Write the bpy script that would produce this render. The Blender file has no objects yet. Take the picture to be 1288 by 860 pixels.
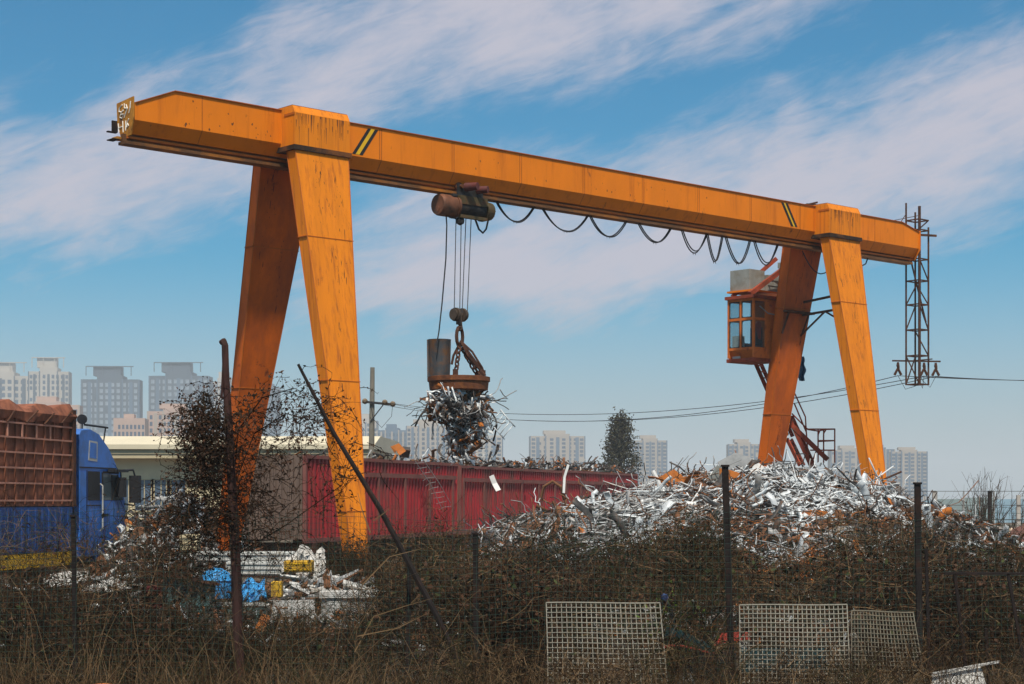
import bpy, bmesh, math, random
import numpy as np
from mathutils import Vector, Matrix, Quaternion

random.seed(11)
rng = np.random.default_rng(7)
scene = bpy.context.scene
COL = scene.collection
F, CX, HY, EYE = 2200.0, 644.0, 628.0, 2.0     # focal length in photo pixels, principal column, horizon row, eye height

def P(px, py, Y):
    """a point at depth Y metres seen at photo position px, py"""
    return Vector(((px - CX) / F * Y, Y, EYE + (HY - py) / F * Y))

# ------------------------------------------------------------------ materials
def nt_new(name):
    m = bpy.data.materials.new(name)
    m.use_nodes = True
    nt = m.node_tree
    return m, nt, nt.nodes['Principled BSDF']

def mat(name, col, rough=.7, metal=0., var=.25, scale=3., stretch=(1, 1, 1), patch=None, patch_at=.6, patch_soft=.08,
        patch_scale=2., patch_stretch=(1, 1, 1), bump=.0, bump_scale=20., spec=.2, patch2=None, patch2_at=.66, patch2_scale=8., patch2_stretch=(1, 1, 1)):
    m, nt, b = nt_new(name)
    N, L = nt.nodes, nt.links
    tc = N.new('ShaderNodeTexCoord')
    def noise(sc, st, det=5, rgh=.6):
        mp = N.new('ShaderNodeMapping'); mp.inputs['Scale'].default_value = st
        L.new(tc.outputs['Object'], mp.inputs['Vector'])
        n = N.new('ShaderNodeTexNoise'); n.inputs['Scale'].default_value = sc
        n.inputs['Detail'].default_value = det; n.inputs['Roughness'].default_value = rgh
        L.new(mp.outputs['Vector'], n.inputs['Vector'])
        return n.outputs['Fac']
    def mixc(f, a, c):
        mx = N.new('ShaderNodeMix'); mx.data_type = 'RGBA'
        L.new(f, mx.inputs[0])
        for s, v in ((6, a), (7, c)):
            if isinstance(v, tuple): mx.inputs[s].default_value = (*v[:3], 1)
            else: L.new(v, mx.inputs[s])
        return mx.outputs[2]
    def step(f, at, soft):
        r = N.new('ShaderNodeMapRange'); r.inputs[1].default_value = at - soft; r.inputs[2].default_value = at + soft
        L.new(f, r.inputs[0]); return r.outputs[0]
    lo = tuple(c * (1 - var) for c in col); hi = tuple(min(1, c * (1 + var)) for c in col)
    c = mixc(step(noise(scale, stretch), .5, .22), lo, hi)
    if patch: c = mixc(step(noise(patch_scale, patch_stretch, 8, .7), patch_at, patch_soft), c, patch)
    if patch2: c = mixc(step(noise(patch2_scale, patch2_stretch, 8, .65), patch2_at, .05), c, patch2)
    L.new(c, b.inputs['Base Color'])
    b.inputs['Roughness'].default_value = rough
    b.inputs['Metallic'].default_value = metal
    b.inputs['Specular IOR Level'].default_value = spec
    if bump:
        bp = N.new('ShaderNodeBump'); bp.inputs['Strength'].default_value = bump; bp.inputs['Distance'].default_value = .02
        L.new(noise(bump_scale, (1, 1, 1)), bp.inputs['Height']); L.new(bp.outputs[0], b.inputs['Normal'])
    return m

RUST = (.10, .035, .016)
M = {}
M['orange'] = mat('orange_paint', (.68, .178, .004), .55, 0, .10, 1.3, (1, 1, .5), (.46, .105, .004), .63, .10, 1.5, (2.6, 2.6, .22), .1, 9,
                  patch2=(.12, .035, .010), patch2_at=.69, patch2_scale=3.0, patch2_stretch=(1.3, 1.3, .6))
M['orange_leg'] = mat('weathered_orange_leg_paint', (.66, .192, .006), .6, 0, .12, 1.6, (2.2, 2.2, .25), (.38, .095, .012), .60, .10, 2.6, (4.2, 4.2, .10), .12, 10,
                      patch2=(.08, .026, .012), patch2_at=.68, patch2_scale=4.5, patch2_stretch=(1.6, 1.6, .5))
M['orange_red'] = mat('red_orange_leg_paint', (.60, .12, .006), .6, 0, .15, 1.5, (2, 2, .4), (.25, .055, .016), .55, .12, .6, (1.2, 1.2, .5), .1, 10,
                      patch2=(.06, .02, .012), patch2_at=.70, patch2_scale=2.5)  # far legs: redder and darker than the near ones, with rust patches
M['orange_dark'] = mat('orange_seam', (.40, .10, .008), .6, 0, .2, 4)
M['gap'] = mat('grimy_black_joint', (.03, .018, .012), .8, 0, .4, 6, patch=(.14, .05, .015), patch_at=.55)
M['rail'] = mat('rusty_rail_steel', (.13, .06, .026), .65, .2, .35, 3, (1, 1, 4), (.38, .13, .015), .56, .08, .7)
M['black'] = mat('black_paint', (.018, .018, .02), .6, 0, .3, 4)
M['yellow'] = mat('yellow_paint', (.62, .36, .015), .55, 0, .15, 4)
M['white_letter'] = mat('white_chalk_paint', (.72, .68, .6), .8, 0, .15, 20)
M['plate'] = mat('ochre_plate', (.40, .17, .02), .7, 0, .25, 5, patch=RUST, patch_at=.62, patch_scale=4)
M['rust'] = mat('rusted_steel', (.12, .042, .018), .85, 0, .4, 5, patch=(.22, .075, .02), patch_at=.58, patch_scale=6, bump=.3)
M['rust_dark'] = mat('dark_rusted_steel', (.06, .026, .016), .85, 0, .4, 6, patch=(.12, .045, .018), patch_at=.6, patch_scale=5, bump=.3)
M['redrust'] = mat('red_oxide_bars', (.25, .045, .02), .75, 0, .3, 5, patch=RUST, patch_at=.58)
M['darksteel'] = mat('dark_greasy_steel', (.035, .035, .036), .5, .3, .4, 6, patch=(.08, .05, .03), patch_at=.6)
M['grey_steel'] = mat('weathered_grey_sheet', (.25, .26, .24), .6, .1, .2, 3, (1, 1, .4), (.18, .15, .11), .6, .1, 2)
M['cable'] = mat('black_rubber_cable', (.02, .02, .024), .6, 0, .2, 5)
M['rope'] = mat('steel_rope', (.10, .10, .11), .5, .5, .2, 5)
M['drumrust'] = mat('brown_motor_housing', (.15, .06, .032), .6, .1, .35, 5, patch=(.06, .04, .03), patch_at=.58, patch_scale=4)
M['olive'] = mat('olive_hoist_paint', (.075, .055, .024), .6, .1, .35, 5, patch=RUST, patch_at=.6, patch_scale=5)
M['hookmetal'] = mat('greasy_brown_sheave', (.07, .05, .036), .6, .2, .4, 6, patch=(.13, .06, .03), patch_at=.58)
M['redmotor'] = mat('faded_red_motor', (.11, .026, .022), .6, 0, .35, 7, patch=(.06, .03, .03), patch_at=.55, patch_scale=7)
M['barrelsteel'] = mat('scuffed_dark_drum', (.075, .08, .085), .5, .4, .4, 2.5, (2, 2, .5), (.20, .09, .035), .56, .1, 2.5)
M['cab'] = mat('faded_red_orange_cab_paint', (.56, .14, .022), .6, 0, .22, 3, patch=(.22, .05, .02), patch_at=.6, patch_scale=3)
M['gasket'] = mat('window_rubber', (.03, .025, .022), .7, 0, .2, 5)
M['tarpblue'] = mat('blue_tarp', (.02, .12, .24), .6, 0, .3, 5)
M['silver'] = mat('bright_scrap_tinplate', (.53, .56, .57), .42, .12, .25, 3, patch=(.30, .26, .22), patch_at=.66, patch_scale=3, spec=.5)
M['silver2'] = mat('dull_scrap_aluminium', (.27, .27, .265), .5, .15, .35, 3, patch=(.2, .15, .1), patch_at=.62, patch_scale=3, spec=.5)
M['scrapdark'] = mat('dark_scrap_steel', (.055, .052, .05), .6, .2, .4, 3, patch=(.12, .06, .03), patch_at=.6, patch_scale=3)
M['scrapbrown'] = mat('brown_scrap_rust', (.17, .075, .035), .8, 0, .45, 3, patch=(.07, .035, .02), patch_at=.58, patch_scale=3)
M['scraporange'] = mat('orange_scrap_rust', (.38, .12, .02), .8, 0, .35, 3, patch=(.17, .05, .02), patch_at=.57, patch_scale=3)
M['scrapwhite'] = mat('white_painted_scrap', (.62, .62, .60), .6, 0, .15, 3, patch=(.35, .25, .16), patch_at=.66, patch_scale=3)
M['scrapcore'] = mat('dark_heap_fines', (.05, .04, .032), .95, 0, .5, 4, patch=(.13, .07, .04), patch_at=.58, patch_scale=3, bump=.6)  # dark brown fill under the loose scrap pieces
M['ground'] = mat('bare_yard_soil', (.075, .058, .042), .95, 0, .35, .4, patch=(.16, .125, .09), patch_at=.6, patch_scale=.12, bump=.5, bump_scale=6)
M['sand'] = mat('pale_sandy_soil', (.52, .38, .27), .95, 0, .15, .5, bump=.4, bump_scale=4)
M['earth'] = mat('reddish_earth', (.13, .062, .05), .95, 0, .25, 1.2, bump=.5, bump_scale=5)
M['red'] = mat('faded_red_container_paint', (.28, .014, .019), .6, 0, .28, .8, (1, 1, .5), (.11, .034, .026), .56, .10, .9, (1, 1, .35), .08, 8, patch2=(.10, .05, .035), patch2_at=.68, patch2_scale=2)
M['reddirty'] = mat('brown_stained_red_steel', (.17, .062, .05), .75, 0, .25, 2, patch=(.25, .03, .035), patch_at=.62, patch_scale=1.5)
M['doorbrown'] = mat('greyish_brown_container_paint', (.125, .085, .066), .75, 0, .22, 1.5, (1, 1, .4), (.20, .14, .11), .62, .1, 1.2, (1, 1, .3))
M['truckblue'] = mat('bright_blue_cab_paint', (.02, .14, .50), .45, 0, .15, 2, patch=(.03, .07, .16), patch_at=.58, patch_soft=.12, patch_scale=1.4, patch2=(.5, .5, .48), patch2_at=.75, patch2_scale=5, spec=.5)
M['truckblue2'] = mat('dirty_blue_board_paint', (.015, .055, .19), .6, 0, .3, 2, patch=(.05, .04, .035), patch_at=.62, patch_scale=3)
M['truckbrown'] = mat('rust_brown_cargo_panel', (.24, .085, .045), .8, 0, .35, 2, (1.5, 1.5, .4), (.09, .032, .02), .56, .12, 2, (2, 2, .3), .2)
M['truckrail'] = mat('pinkish_brown_rail', (.42, .20, .14), .7, 0, .25, 4)
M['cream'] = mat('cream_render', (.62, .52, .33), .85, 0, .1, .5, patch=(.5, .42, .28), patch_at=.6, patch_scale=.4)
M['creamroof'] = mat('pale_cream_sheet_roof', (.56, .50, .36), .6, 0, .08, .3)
M['creamtan'] = mat('tan_fascia', (.42, .35, .22), .8, 0, .12, .5)  # darker tan for fascia, window frames and box ribs
M['twpale'] = mat('pale_cream_tower_render', (.42, .38, .33), .85, 0, .08, .05)
M['twgrey'] = mat('slate_grey_tower_render', (.07, .095, .125), .85, 0, .1, .05)
M['twpink'] = mat('pinkish_beige_render', (.44, .31, .25), .85, 0, .08, .05)
M['twbeige'] = mat('beige_tower_render', (.36, .31, .26), .85, 0, .08, .05)
M['twblue'] = mat('blue_grey_tower_cladding', (.09, .14, .20), .7, 0, .1, .05)
M['winglass'] = mat('far_window_glass', (.06, .09, .13), .25, 0, .3, .3, spec=.6)
M['winlight'] = mat('far_pale_window', (.22, .26, .30), .3, 0, .3, .3, spec=.5)
M['soil_pole'] = mat('weathered_concrete_pole', (.17, .155, .125), .9, 0, .2, 3)
M['ins'] = mat('brown_porcelain', (.14, .10, .06), .3, 0, .2, 5)
M['twig'] = mat('dead_brown_twig', (.033, .019, .009), .9, 0, .5, 1.2, patch=(.054, .024, .008), patch_at=.55, patch_soft=.1, patch_scale=.45, spec=.1)
M['twig2'] = mat('dark_twig', (.010, .007, .005), .9, 0, .4, 1.2, patch=(.03, .014, .007), patch_at=.55, patch_soft=.1, patch_scale=.45, spec=.1)
M['twigolive'] = mat('olive_dry_stem', (.027, .025, .010), .9, 0, .45, 1.2, spec=.1)
M['straw'] = mat('dry_straw', (.13, .082, .042), .85, 0, .4, 1.5, spec=.1)
M['leafred'] = mat('withered_red_brown_leaf', (.062, .029, .016), .8, 0, .5, 3, spec=.15)
M['leafdark'] = mat('withered_dark_leaf', (.022, .016, .010), .85, 0, .5, 3, spec=.15)
M['leafgreen'] = mat('dusty_green_leaf', (.036, .044, .014), .8, 0, .5, 2, spec=.15)
M['leafbright'] = mat('fresh_green_leaf', (.10, .16, .02), .7, 0, .4, 3, spec=.2)
M['treeleaf'] = mat('grey_green_tree_leaf', (.062, .058, .034), .85, 0, .5, 1, spec=.1)
M['bark'] = mat('grey_brown_bark', (.07, .05, .038), .95, 0, .3, 4)
M['postdark'] = mat('dark_rusty_post', (.014, .010, .009), .85, 0, .4, 5, patch=(.035, .015, .009), patch_at=.6, patch_scale=4)
M['postrust'] = mat('rust_red_pipe', (.04, .016, .013), .8, 0, .35, 5, patch=(.03, .016, .012), patch_at=.55, patch_scale=3)
M['greenwire'] = mat('dark_green_fence_wire', (.028, .06, .045), .6, 0, .2, 5)
M['whitegrid'] = mat('weathered_white_plastic_coating', (.30, .275, .22), .7, 0, .25, 2, patch=(.17, .13, .09), patch_at=.60, patch_scale=1.6)
M['dirtygrid'] = mat('grimy_white_plastic_coating', (.20, .175, .13), .75, 0, .3, 2, patch=(.1, .075, .05), patch_at=.58, patch_scale=1.8)
M['offwhite'] = mat('chipped_white_paint', (.50, .49, .46), .7, 0, .12, 2, patch=(.25, .19, .14), patch_at=.60, patch_scale=3)
M['greywhite'] = mat('grey_white_coated_sheet', (.38, .39, .37), .6, 0, .15, 2, patch=(.19, .16, .12), patch_at=.62, patch_scale=2.5)
M['yellowbox'] = mat('weathered_yellow_paint', (.50, .29, .02), .6, 0, .3, 6, patch=(.13, .07, .02), patch_at=.57, patch_scale=9)
M['skyblue'] = mat('light_blue_plastic', (.04, .27, .58), .5, 0, .2, 4)
M['teal'] = mat('pale_teal_paint', (.085, .165, .165), .7, 0, .3, 2.5, (1, 1, .4), (.07, .06, .045), .56, .1, 3)
M['maroon'] = mat('dark_red_crate', (.12, .015, .02), .7, 0, .3, 4)
M['tealdark'] = mat('dark_teal_enamel', (.02, .06, .07), .35, 0, .3, 4)
M['scarlet'] = mat('faded_scarlet', (.35, .05, .035), .6, 0, .25, 4)
M['rubber'] = mat('tyre_rubber', (.02, .02, .02), .85, 0, .3, 5)
M['orangeplastic'] = mat('orange_plastic', (.55, .14, .03), .5, 0, .15, 3)
M['concrete'] = mat('concrete_grey', (.30, .29, .27), .9, 0, .2, 2)
M['hoarding'] = mat('pale_blue_sheet', (.26, .38, .46), .7, 0, .2, .2, patch=(.48, .52, .54), patch_at=.55, patch_scale=.12)
M['hoarding2'] = mat('grey_green_sheet', (.24, .30, .30), .7, 0, .2, .2)
# glass of the operator cab and the truck
def glass(name, tint, mixf):
    m, nt, b = nt_new(name)
    tr = nt.nodes.new('ShaderNodeBsdfTransparent'); tr.inputs[0].default_value = (*tint, 1)
    mx = nt.nodes.new('ShaderNodeMixShader'); mx.inputs[0].default_value = mixf
    b.inputs['Base Color'].default_value = (.10, .14, .16, 1); b.inputs['Roughness'].default_value = .08
    nt.links.new(tr.outputs[0], mx.inputs[1]); nt.links.new(b.outputs[0], mx.inputs[2])
    nt.links.new(mx.outputs[0], nt.nodes['Material Output'].inputs['Surface'])
    return m
M['glass'] = glass('dusty_cab_glass', (.90, .96, .97), .16)
M['darkglass'] = glass('dark_truck_glass', (.25, .35, .38), .6)

# ------------------------------------------------------------------ object helpers
def tag(o, label=None, cat=None, group=None, kind=None):
    if label: o['label'] = label
    if cat: o['category'] = cat
    if group: o['group'] = group
    if kind: o['kind'] = kind
    return o

def thing(name, label, cat, loc=(0, 0, 0), group=None):
    o = bpy.data.objects.new(name, None)
    o.empty_display_size = .2
    COL.objects.link(o)
    o.location = loc
    return tag(o, label, cat, group)

def root_loc(o):
    while o.parent: o = o.parent
    return Vector(o.location)

def dup(o, parent=None, loc=None):
    c = o.copy(); COL.objects.link(c)
    if parent: c.parent = parent
    if loc is not None: c.location = loc
    for ch in [x for x in COL.objects if x.parent == o]: dup(ch, c)
    return c

class MB:
    def __init__(s): s.v = []; s.f = []; s.m = []
    def add(s, vs, fs, m=0):
        k = len(s.v); s.v.extend([tuple(v) for v in vs])
        for f in fs: s.f.append([i + k for i in f]); s.m.append(m)
        return s
    def loft(s, secs, m=0, caps=True):
        n = len(secs[0]); vs = [p for sec in secs for p in sec]; fs = []
        for i in range(len(secs) - 1):
            for j in range(n):
                a, b = i * n + j, i * n + (j + 1) % n
                fs.append((a, b, b + n, a + n))
        if caps: fs.append(tuple(range(n))[::-1]); fs.append(tuple((len(secs) - 1) * n + j for j in range(n)))
        return s.add(vs, fs, m)
    def hexa(s, p, m=0):
        return s.add(p, [(3, 2, 1, 0), (4, 5, 6, 7), (0, 1, 5, 4), (1, 2, 6, 5), (2, 3, 7, 6), (3, 0, 4, 7)], m)
    def box(s, a, b, m=0, fn=None):
        x0, y0, z0 = a; x1, y1, z1 = b
        p = [(x0, y0, z0), (x1, y0, z0), (x1, y1, z0), (x0, y1, z0), (x0, y0, z1), (x1, y0, z1), (x1, y1, z1), (x0, y1, z1)]
        if fn: p = [fn(*q) for q in p]
        return s.hexa(p, m)
    def tube(s, pts, r, m=0, n=6, caps=True):
        pts = [Vector(p) for p in pts]
        rs = r if isinstance(r, (list, tuple)) else [r] * len(pts)
        secs = []; up = None
        for i, p in enumerate(pts):
            d = (pts[min(i + 1, len(pts) - 1)] - pts[max(i - 1, 0)])
            if d.length < 1e-9: d = Vector((0, 0, 1))
            d.normalize()
            if up is None:
                up = d.orthogonal().normalized()
            else:
                up = (up - d * up.dot(d))
                up = up.normalized() if up.length > 1e-6 else d.orthogonal().normalized()
            w = d.cross(up)
            secs.append([p + (up * math.cos(a) + w * math.sin(a)) * rs[i] for a in (2 * math.pi * k / n for k in range(n))])
        return s.loft(secs, m, caps)
    def bar(s, a, b, w, h=None, m=0, up=(0, 0, 1)):
        a, b = Vector(a), Vector(b); h = h or w; d = (b - a).normalized(); u = Vector(up)
        if abs(d.dot(u)) > .98: u = Vector((0, 1, 0)) if abs(d.y) < .9 else Vector((1, 0, 0))
        x = d.cross(u).normalized(); y = x.cross(d)
        q = lambda p: [p - x * w / 2 - y * h / 2, p + x * w / 2 - y * h / 2, p + x * w / 2 + y * h / 2, p - x * w / 2 + y * h / 2]
        return s.hexa(q(a) + q(b), m)
    def cyl(s, a, b, r0, r1=None, m=0, n=20, caps=True): return s.tube([a, b], [r0, r1 if r1 is not None else r0], m, n, caps)
    def build(s, name, mats, parent=None, smooth=False, loc=None):
        off = root_loc(parent) if parent else Vector(loc if loc is not None else (0, 0, 0))
        me = bpy.data.meshes.new(name)
        me.from_pydata([(x - off.x, y - off.y, z - off.z) for x, y, z in s.v], [], s.f)
        for mm in (mats if isinstance(mats, (list, tuple)) else [mats]): me.materials.append(mm if not isinstance(mm, str) else M[mm])
        me.polygons.foreach_set('material_index', s.m)
        bm = bmesh.new(); bm.from_mesh(me); bmesh.ops.recalc_face_normals(bm, faces=bm.faces); bm.to_mesh(me); bm.free()
        if smooth:
            me.polygons.foreach_set('use_smooth', [True] * len(me.polygons))
            me.set_sharp_from_angle(angle=math.radians(40))
        o = bpy.data.objects.new(name, me); COL.objects.link(o)
        if parent: o.parent = parent
        else: o.location = off
        return o

def np_obj(name, V, Q, mats, mi, parent=None):
    """one mesh object out of numpy vertices V (n,3) and quads Q (m,4)"""
    off = np.array(root_loc(parent)) if parent else np.zeros(3)
    me = bpy.data.meshes.new(name)
    me.vertices.add(len(V)); me.vertices.foreach_set('co', (V - off).astype(np.float32).ravel())
    me.loops.add(Q.size); me.loops.foreach_set('vertex_index', Q.astype(np.int32).ravel())
    me.polygons.add(len(Q)); me.polygons.foreach_set('loop_start', np.arange(0, Q.size, 4, dtype=np.int32))
    for m in mats: me.materials.append(M[m])
    me.polygons.foreach_set('material_index', np.asarray(mi, dtype=np.int32))
    me.update(calc_edges=True); me.validate()
    o = bpy.data.objects.new(name, me); COL.objects.link(o)
    if parent: o.parent = parent
    return o

class NB:
    """collects ribbons, strips and leaves in numpy"""
    def __init__(s): s.V = []; s.Q = []; s.M = []; s.n = 0
    def _add(s, V, Q, mi): s.V.append(V); s.Q.append(Q + s.n); s.M.append(mi); s.n += len(V)
    def ribbons(s, pts, w, mi, side=None):
        N, K, _ = pts.shape
        if side is None: side = rng.normal(size=(N, 3))
        d = pts[:, -1] - pts[:, 0]
        side = np.cross(d, side); side /= np.linalg.norm(side, axis=1, keepdims=True) + 1e-9
        w = np.broadcast_to(w, (N, K))
        V = np.stack([pts - side[:, None] * w[..., None] / 2, pts + side[:, None] * w[..., None] / 2], 2).reshape(-1, 3)
        b = (np.arange(N)[:, None] * K + np.arange(K - 1)[None]) * 2
        Q = np.stack([b, b + 1, b + 3, b + 2], -1).reshape(-1, 4)
        s._add(V, Q, np.repeat(np.broadcast_to(mi, N), K - 1))
    def strips(s, pts, w, th, mi, side):
        """strips of rectangular section, width w and thickness th"""
        N, K, _ = pts.shape
        d = np.gradient(pts, axis=1); d /= np.linalg.norm(d, axis=2, keepdims=True) + 1e-9
        sd = np.cross(d, np.broadcast_to(side[:, None], pts.shape)); sd /= np.linalg.norm(sd, axis=2, keepdims=True) + 1e-9
        nn = np.cross(sd, d)
        w = np.broadcast_to(w[:, None, None], (N, K, 1)) / 2; th = np.broadcast_to(th[:, None, None], (N, K, 1)) / 2
        V = np.stack([pts - sd * w - nn * th, pts + sd * w - nn * th, pts + sd * w + nn * th, pts - sd * w + nn * th], 2).reshape(-1, 3)
        b = ((np.arange(N)[:, None] * K + np.arange(K - 1)[None]) * 4)[..., None]
        j = np.arange(4)
        Q = np.stack([b + j, b + (j + 1) % 4, b + 4 + (j + 1) % 4, b + 4 + j], -1).reshape(-1, 4)
        e0 = np.arange(N) * K * 4; e1 = e0 + (K - 1) * 4
        C = np.concatenate([np.stack([e0 + 3, e0 + 2, e0 + 1, e0], -1), np.stack([e1, e1 + 1, e1 + 2, e1 + 3], -1)])
        mi = np.broadcast_to(mi, N)
        s._add(V, np.concatenate([Q, C]), np.concatenate([np.repeat(mi, (K - 1) * 4), mi, mi]))
    def leaves(s, c, size, mi):
        N = len(c); a = rng.normal(size=(N, 3)); a /= np.linalg.norm(a, axis=1, keepdims=True)
        b = np.cross(a, rng.normal(size=(N, 3))); b /= np.linalg.norm(b, axis=1, keepdims=True)
        sz = np.broadcast_to(size, N)[:, None]
        V = np.stack([c - a * sz * .6, c + b * sz * .32, c + a * sz * .6, c - b * sz * .32], 1).reshape(-1, 3)
        s._add(V, (np.arange(N)[:, None] * 4 + np.arange(4)[None]), np.broadcast_to(mi, N))
    def grid(s, V, nu, nv, mi):
        i, j = np.meshgrid(np.arange(nu - 1), np.arange(nv - 1), indexing='ij'); b = (i * nv + j).ravel()
        s._add(V, np.stack([b, b + 1, b + nv + 1, b + nv], -1), np.full(len(b), mi))
    def build(s, name, mats, parent=None): return np_obj(name, np.concatenate(s.V), np.concatenate(s.Q), mats, np.concatenate(s.M), parent)

def curves(base, d, length, K=5, wander=.25, droop=0., power=1.):
    """N wandering polylines from base along d"""
    N = len(base); d = d / (np.linalg.norm(d, axis=1, keepdims=True) + 1e-9)
    t = np.linspace(0, 1, K)
    pts = np.empty((N, K, 3)); pts[:, 0] = base; cur = d.copy(); st = np.asarray(length)[:, None] / (K - 1)
    for k in range(1, K):
        cur = cur + rng.normal(size=(N, 3)) * wander; cur[:, 2] -= droop * k / K
        cur /= np.linalg.norm(cur, axis=1, keepdims=True)
        pts[:, k] = pts[:, k - 1] + cur * st
    return pts

def X_at(px, Y): return (np.asarray(px) - CX) / F * Y
def Z_at(py, Y): return EYE + (HY - np.asarray(py)) / F * Y

# ------------------------------------------------------------------ camera, sky, sun
cam = bpy.data.objects.new('camera', bpy.data.cameras.new('camera'))
COL.objects.link(cam); scene.camera = cam
cam.location = (0, 0, EYE); cam.rotation_euler = (math.pi / 2, 0, 0)
cam.data.sensor_width = 36; cam.data.lens = F / 1288 * 36
cam.data.shift_y = (HY - 430) / 1288
cam.data.clip_start = .1; cam.data.clip_end = 20000

SUN_EL = math.radians(58); SUN_AZ = math.atan2(.06, -1.0)
to_sun = Vector((math.sin(SUN_AZ) * math.cos(SUN_EL), math.cos(SUN_AZ) * math.cos(SUN_EL), math.sin(SUN_EL)))
sun = bpy.data.objects.new('sun', bpy.data.lights.new('sun', 'SUN')); COL.objects.link(sun)
sun.data.energy = 5.0; sun.data.angle = math.radians(2.0); sun.data.color = (1, .93, .82)
sun.rotation_euler = to_sun.to_track_quat('Z', 'Y').to_euler(); sun.location = (0, -20, 60)

world = bpy.data.worlds.new('World'); scene.world = world; world.use_nodes = True
nt = world.node_tree; N_, L_ = nt.nodes, nt.links
bg = N_['Background']; bg.inputs['Strength'].default_value = .086
sky = N_.new('ShaderNodeTexSky'); sky.sky_type = 'NISHITA'; sky.sun_disc = False
sky.sun_elevation = SUN_EL; sky.sun_rotation = SUN_AZ; sky.air_density = 1.0; sky.dust_density = .6; sky.ozone_density = 2.0
tc = N_.new('ShaderNodeTexCoord'); sep = N_.new('ShaderNodeSeparateXYZ'); L_.new(tc.outputs['Generated'], sep.inputs[0])
def wm(op, a, b=None, c=None):
    n = N_.new('ShaderNodeMath'); n.operation = op
    for i, v in enumerate((a, b, c)):
        if v is None: continue
        if isinstance(v, (int, float)): n.inputs[i].default_value = v
        else: L_.new(v, n.inputs[i])
    return n.outputs[0]
def wramp(f, a, b):
    n = N_.new('ShaderNodeMapRange'); n.interpolation_type = 'SMOOTHSTEP'
    n.inputs[1].default_value = a; n.inputs[2].default_value = b; L_.new(f, n.inputs[0]); return n.outputs[0]
az = wm('ARCTAN2', sep.outputs[0], sep.outputs[1]); el = wm('ARCSINE', sep.outputs[2])
def wnoise(u, v, scale, det=7, rough=.6, seed=0., dist=0.):
    cb = N_.new('ShaderNodeCombineXYZ'); L_.new(u, cb.inputs[0]); L_.new(v, cb.inputs[1]); cb.inputs[2].default_value = seed
    n = N_.new('ShaderNodeTexNoise'); n.inputs['Scale'].default_value = scale; n.inputs['Detail'].default_value = det
    n.inputs['Roughness'].default_value = rough; n.inputs['Distortion'].default_value = dist
    L_.new(cb.outputs[0], n.inputs['Vector']); return n.outputs['Fac']
# cirrus: streaks run up to the right; u along the streak, v across it
def rot(a):
    ca, sa = math.cos(a), math.sin(a)
    u = wm('ADD', wm('MULTIPLY', az, ca), wm('MULTIPLY', el, sa))
    v = wm('SUBTRACT', wm('MULTIPLY', el, ca), wm('MULTIPLY', az, sa))
    return u, v
u1, v1 = rot(math.radians(20)); u2, v2 = rot(math.radians(14))
warp = wm('MULTIPLY', wm('SUBTRACT', wnoise(az, el, 9, 4, .55, 3.1), .5), .10)
fine = wnoise(wm('MULTIPLY', u1, 1.0), wm('MULTIPLY', v1, 3.2), 13, 10, .62, 1.7, .4)
soft = wnoise(wm('MULTIPLY', u2, 1.0), wm('MULTIPLY', v2, 2.6), 6, 6, .55, 9.2, .3)
def band(v, centre, half, wob):
    d = wm('ABSOLUTE', wm('SUBTRACT', wm('ADD', v, wob), centre))
    return wm('SUBTRACT', 1.0, wramp(d, 0.0, half))
b1 = band(v1, .250, .072, warp)              # long streak from low on the left to high in the middle
b2 = wm('MULTIPLY', band(v2, .132, .086, warp), wramp(az, -.20, -.03))              # broad soft bank on the right
bb = wm('MAXIMUM', wm('MULTIPLY', b1, 1.0), wm('MULTIPLY', b2, 1.1))
cl = wm('ADD', wm('MULTIPLY', bb, .80), wm('ADD', wm('MULTIPLY', wm('SUBTRACT', fine, .5), 1.05), wm('MULTIPLY', wm('SUBTRACT', soft, .5), 1.0)))
wisp = wnoise(wm('MULTIPLY', u1, 1.0), wm('MULTIPLY', v1, 4.5), 26, 10, .68, 5.3, .8)
cl = wm('ADD', cl, wm('MULTIPLY', wm('SUBTRACT', wisp, .5), .75))
mask = wm('MULTIPLY', wramp(cl, .06, 1.0), .97)
tint = N_.new('ShaderNodeMix'); tint.data_type = 'RGBA'; tint.blend_type = 'MULTIPLY'; tint.inputs[0].default_value = 1
L_.new(sky.outputs[0], tint.inputs[6]); tint.inputs[7].default_value = (.03, .80, 1.09, 1)
mixw = N_.new('ShaderNodeMix'); mixw.data_type = 'RGBA'
high = wramp(el, .32, .62)                    # unseen bright cloud added overhead, above the view, for neutral fill light
low = wm('MULTIPLY', wm('SUBTRACT', 1.0, wramp(el, .0, .15)), .82)      # dusty veil over the horizon
mask = wm('MAXIMUM', wm('MAXIMUM', mask, wm('MULTIPLY', high, wramp(soft, .25, .6))), low)
cc = N_.new('ShaderNodeMix'); cc.data_type = 'RGBA'; L_.new(wramp(el, .02, .13), cc.inputs[0]); cc.inputs[6].default_value = (5.2, 5.4, 5.6, 1); cc.inputs[7].default_value = (6.3, 6.15, 7.2, 1)
cc2 = N_.new('ShaderNodeMix'); cc2.data_type = 'RGBA'; L_.new(high, cc2.inputs[0]); L_.new(cc.outputs[2], cc2.inputs[6]); cc2.inputs[7].default_value = (11, 10.6, 10.4, 1)  # the added overhead cloud is made brighter than the visible streaks
L_.new(mask, mixw.inputs[0]); L_.new(tint.outputs[2], mixw.inputs[6]); L_.new(cc2.outputs[2], mixw.inputs[7])
L_.new(mixw.outputs[2], bg.inputs['Color'])

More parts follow.
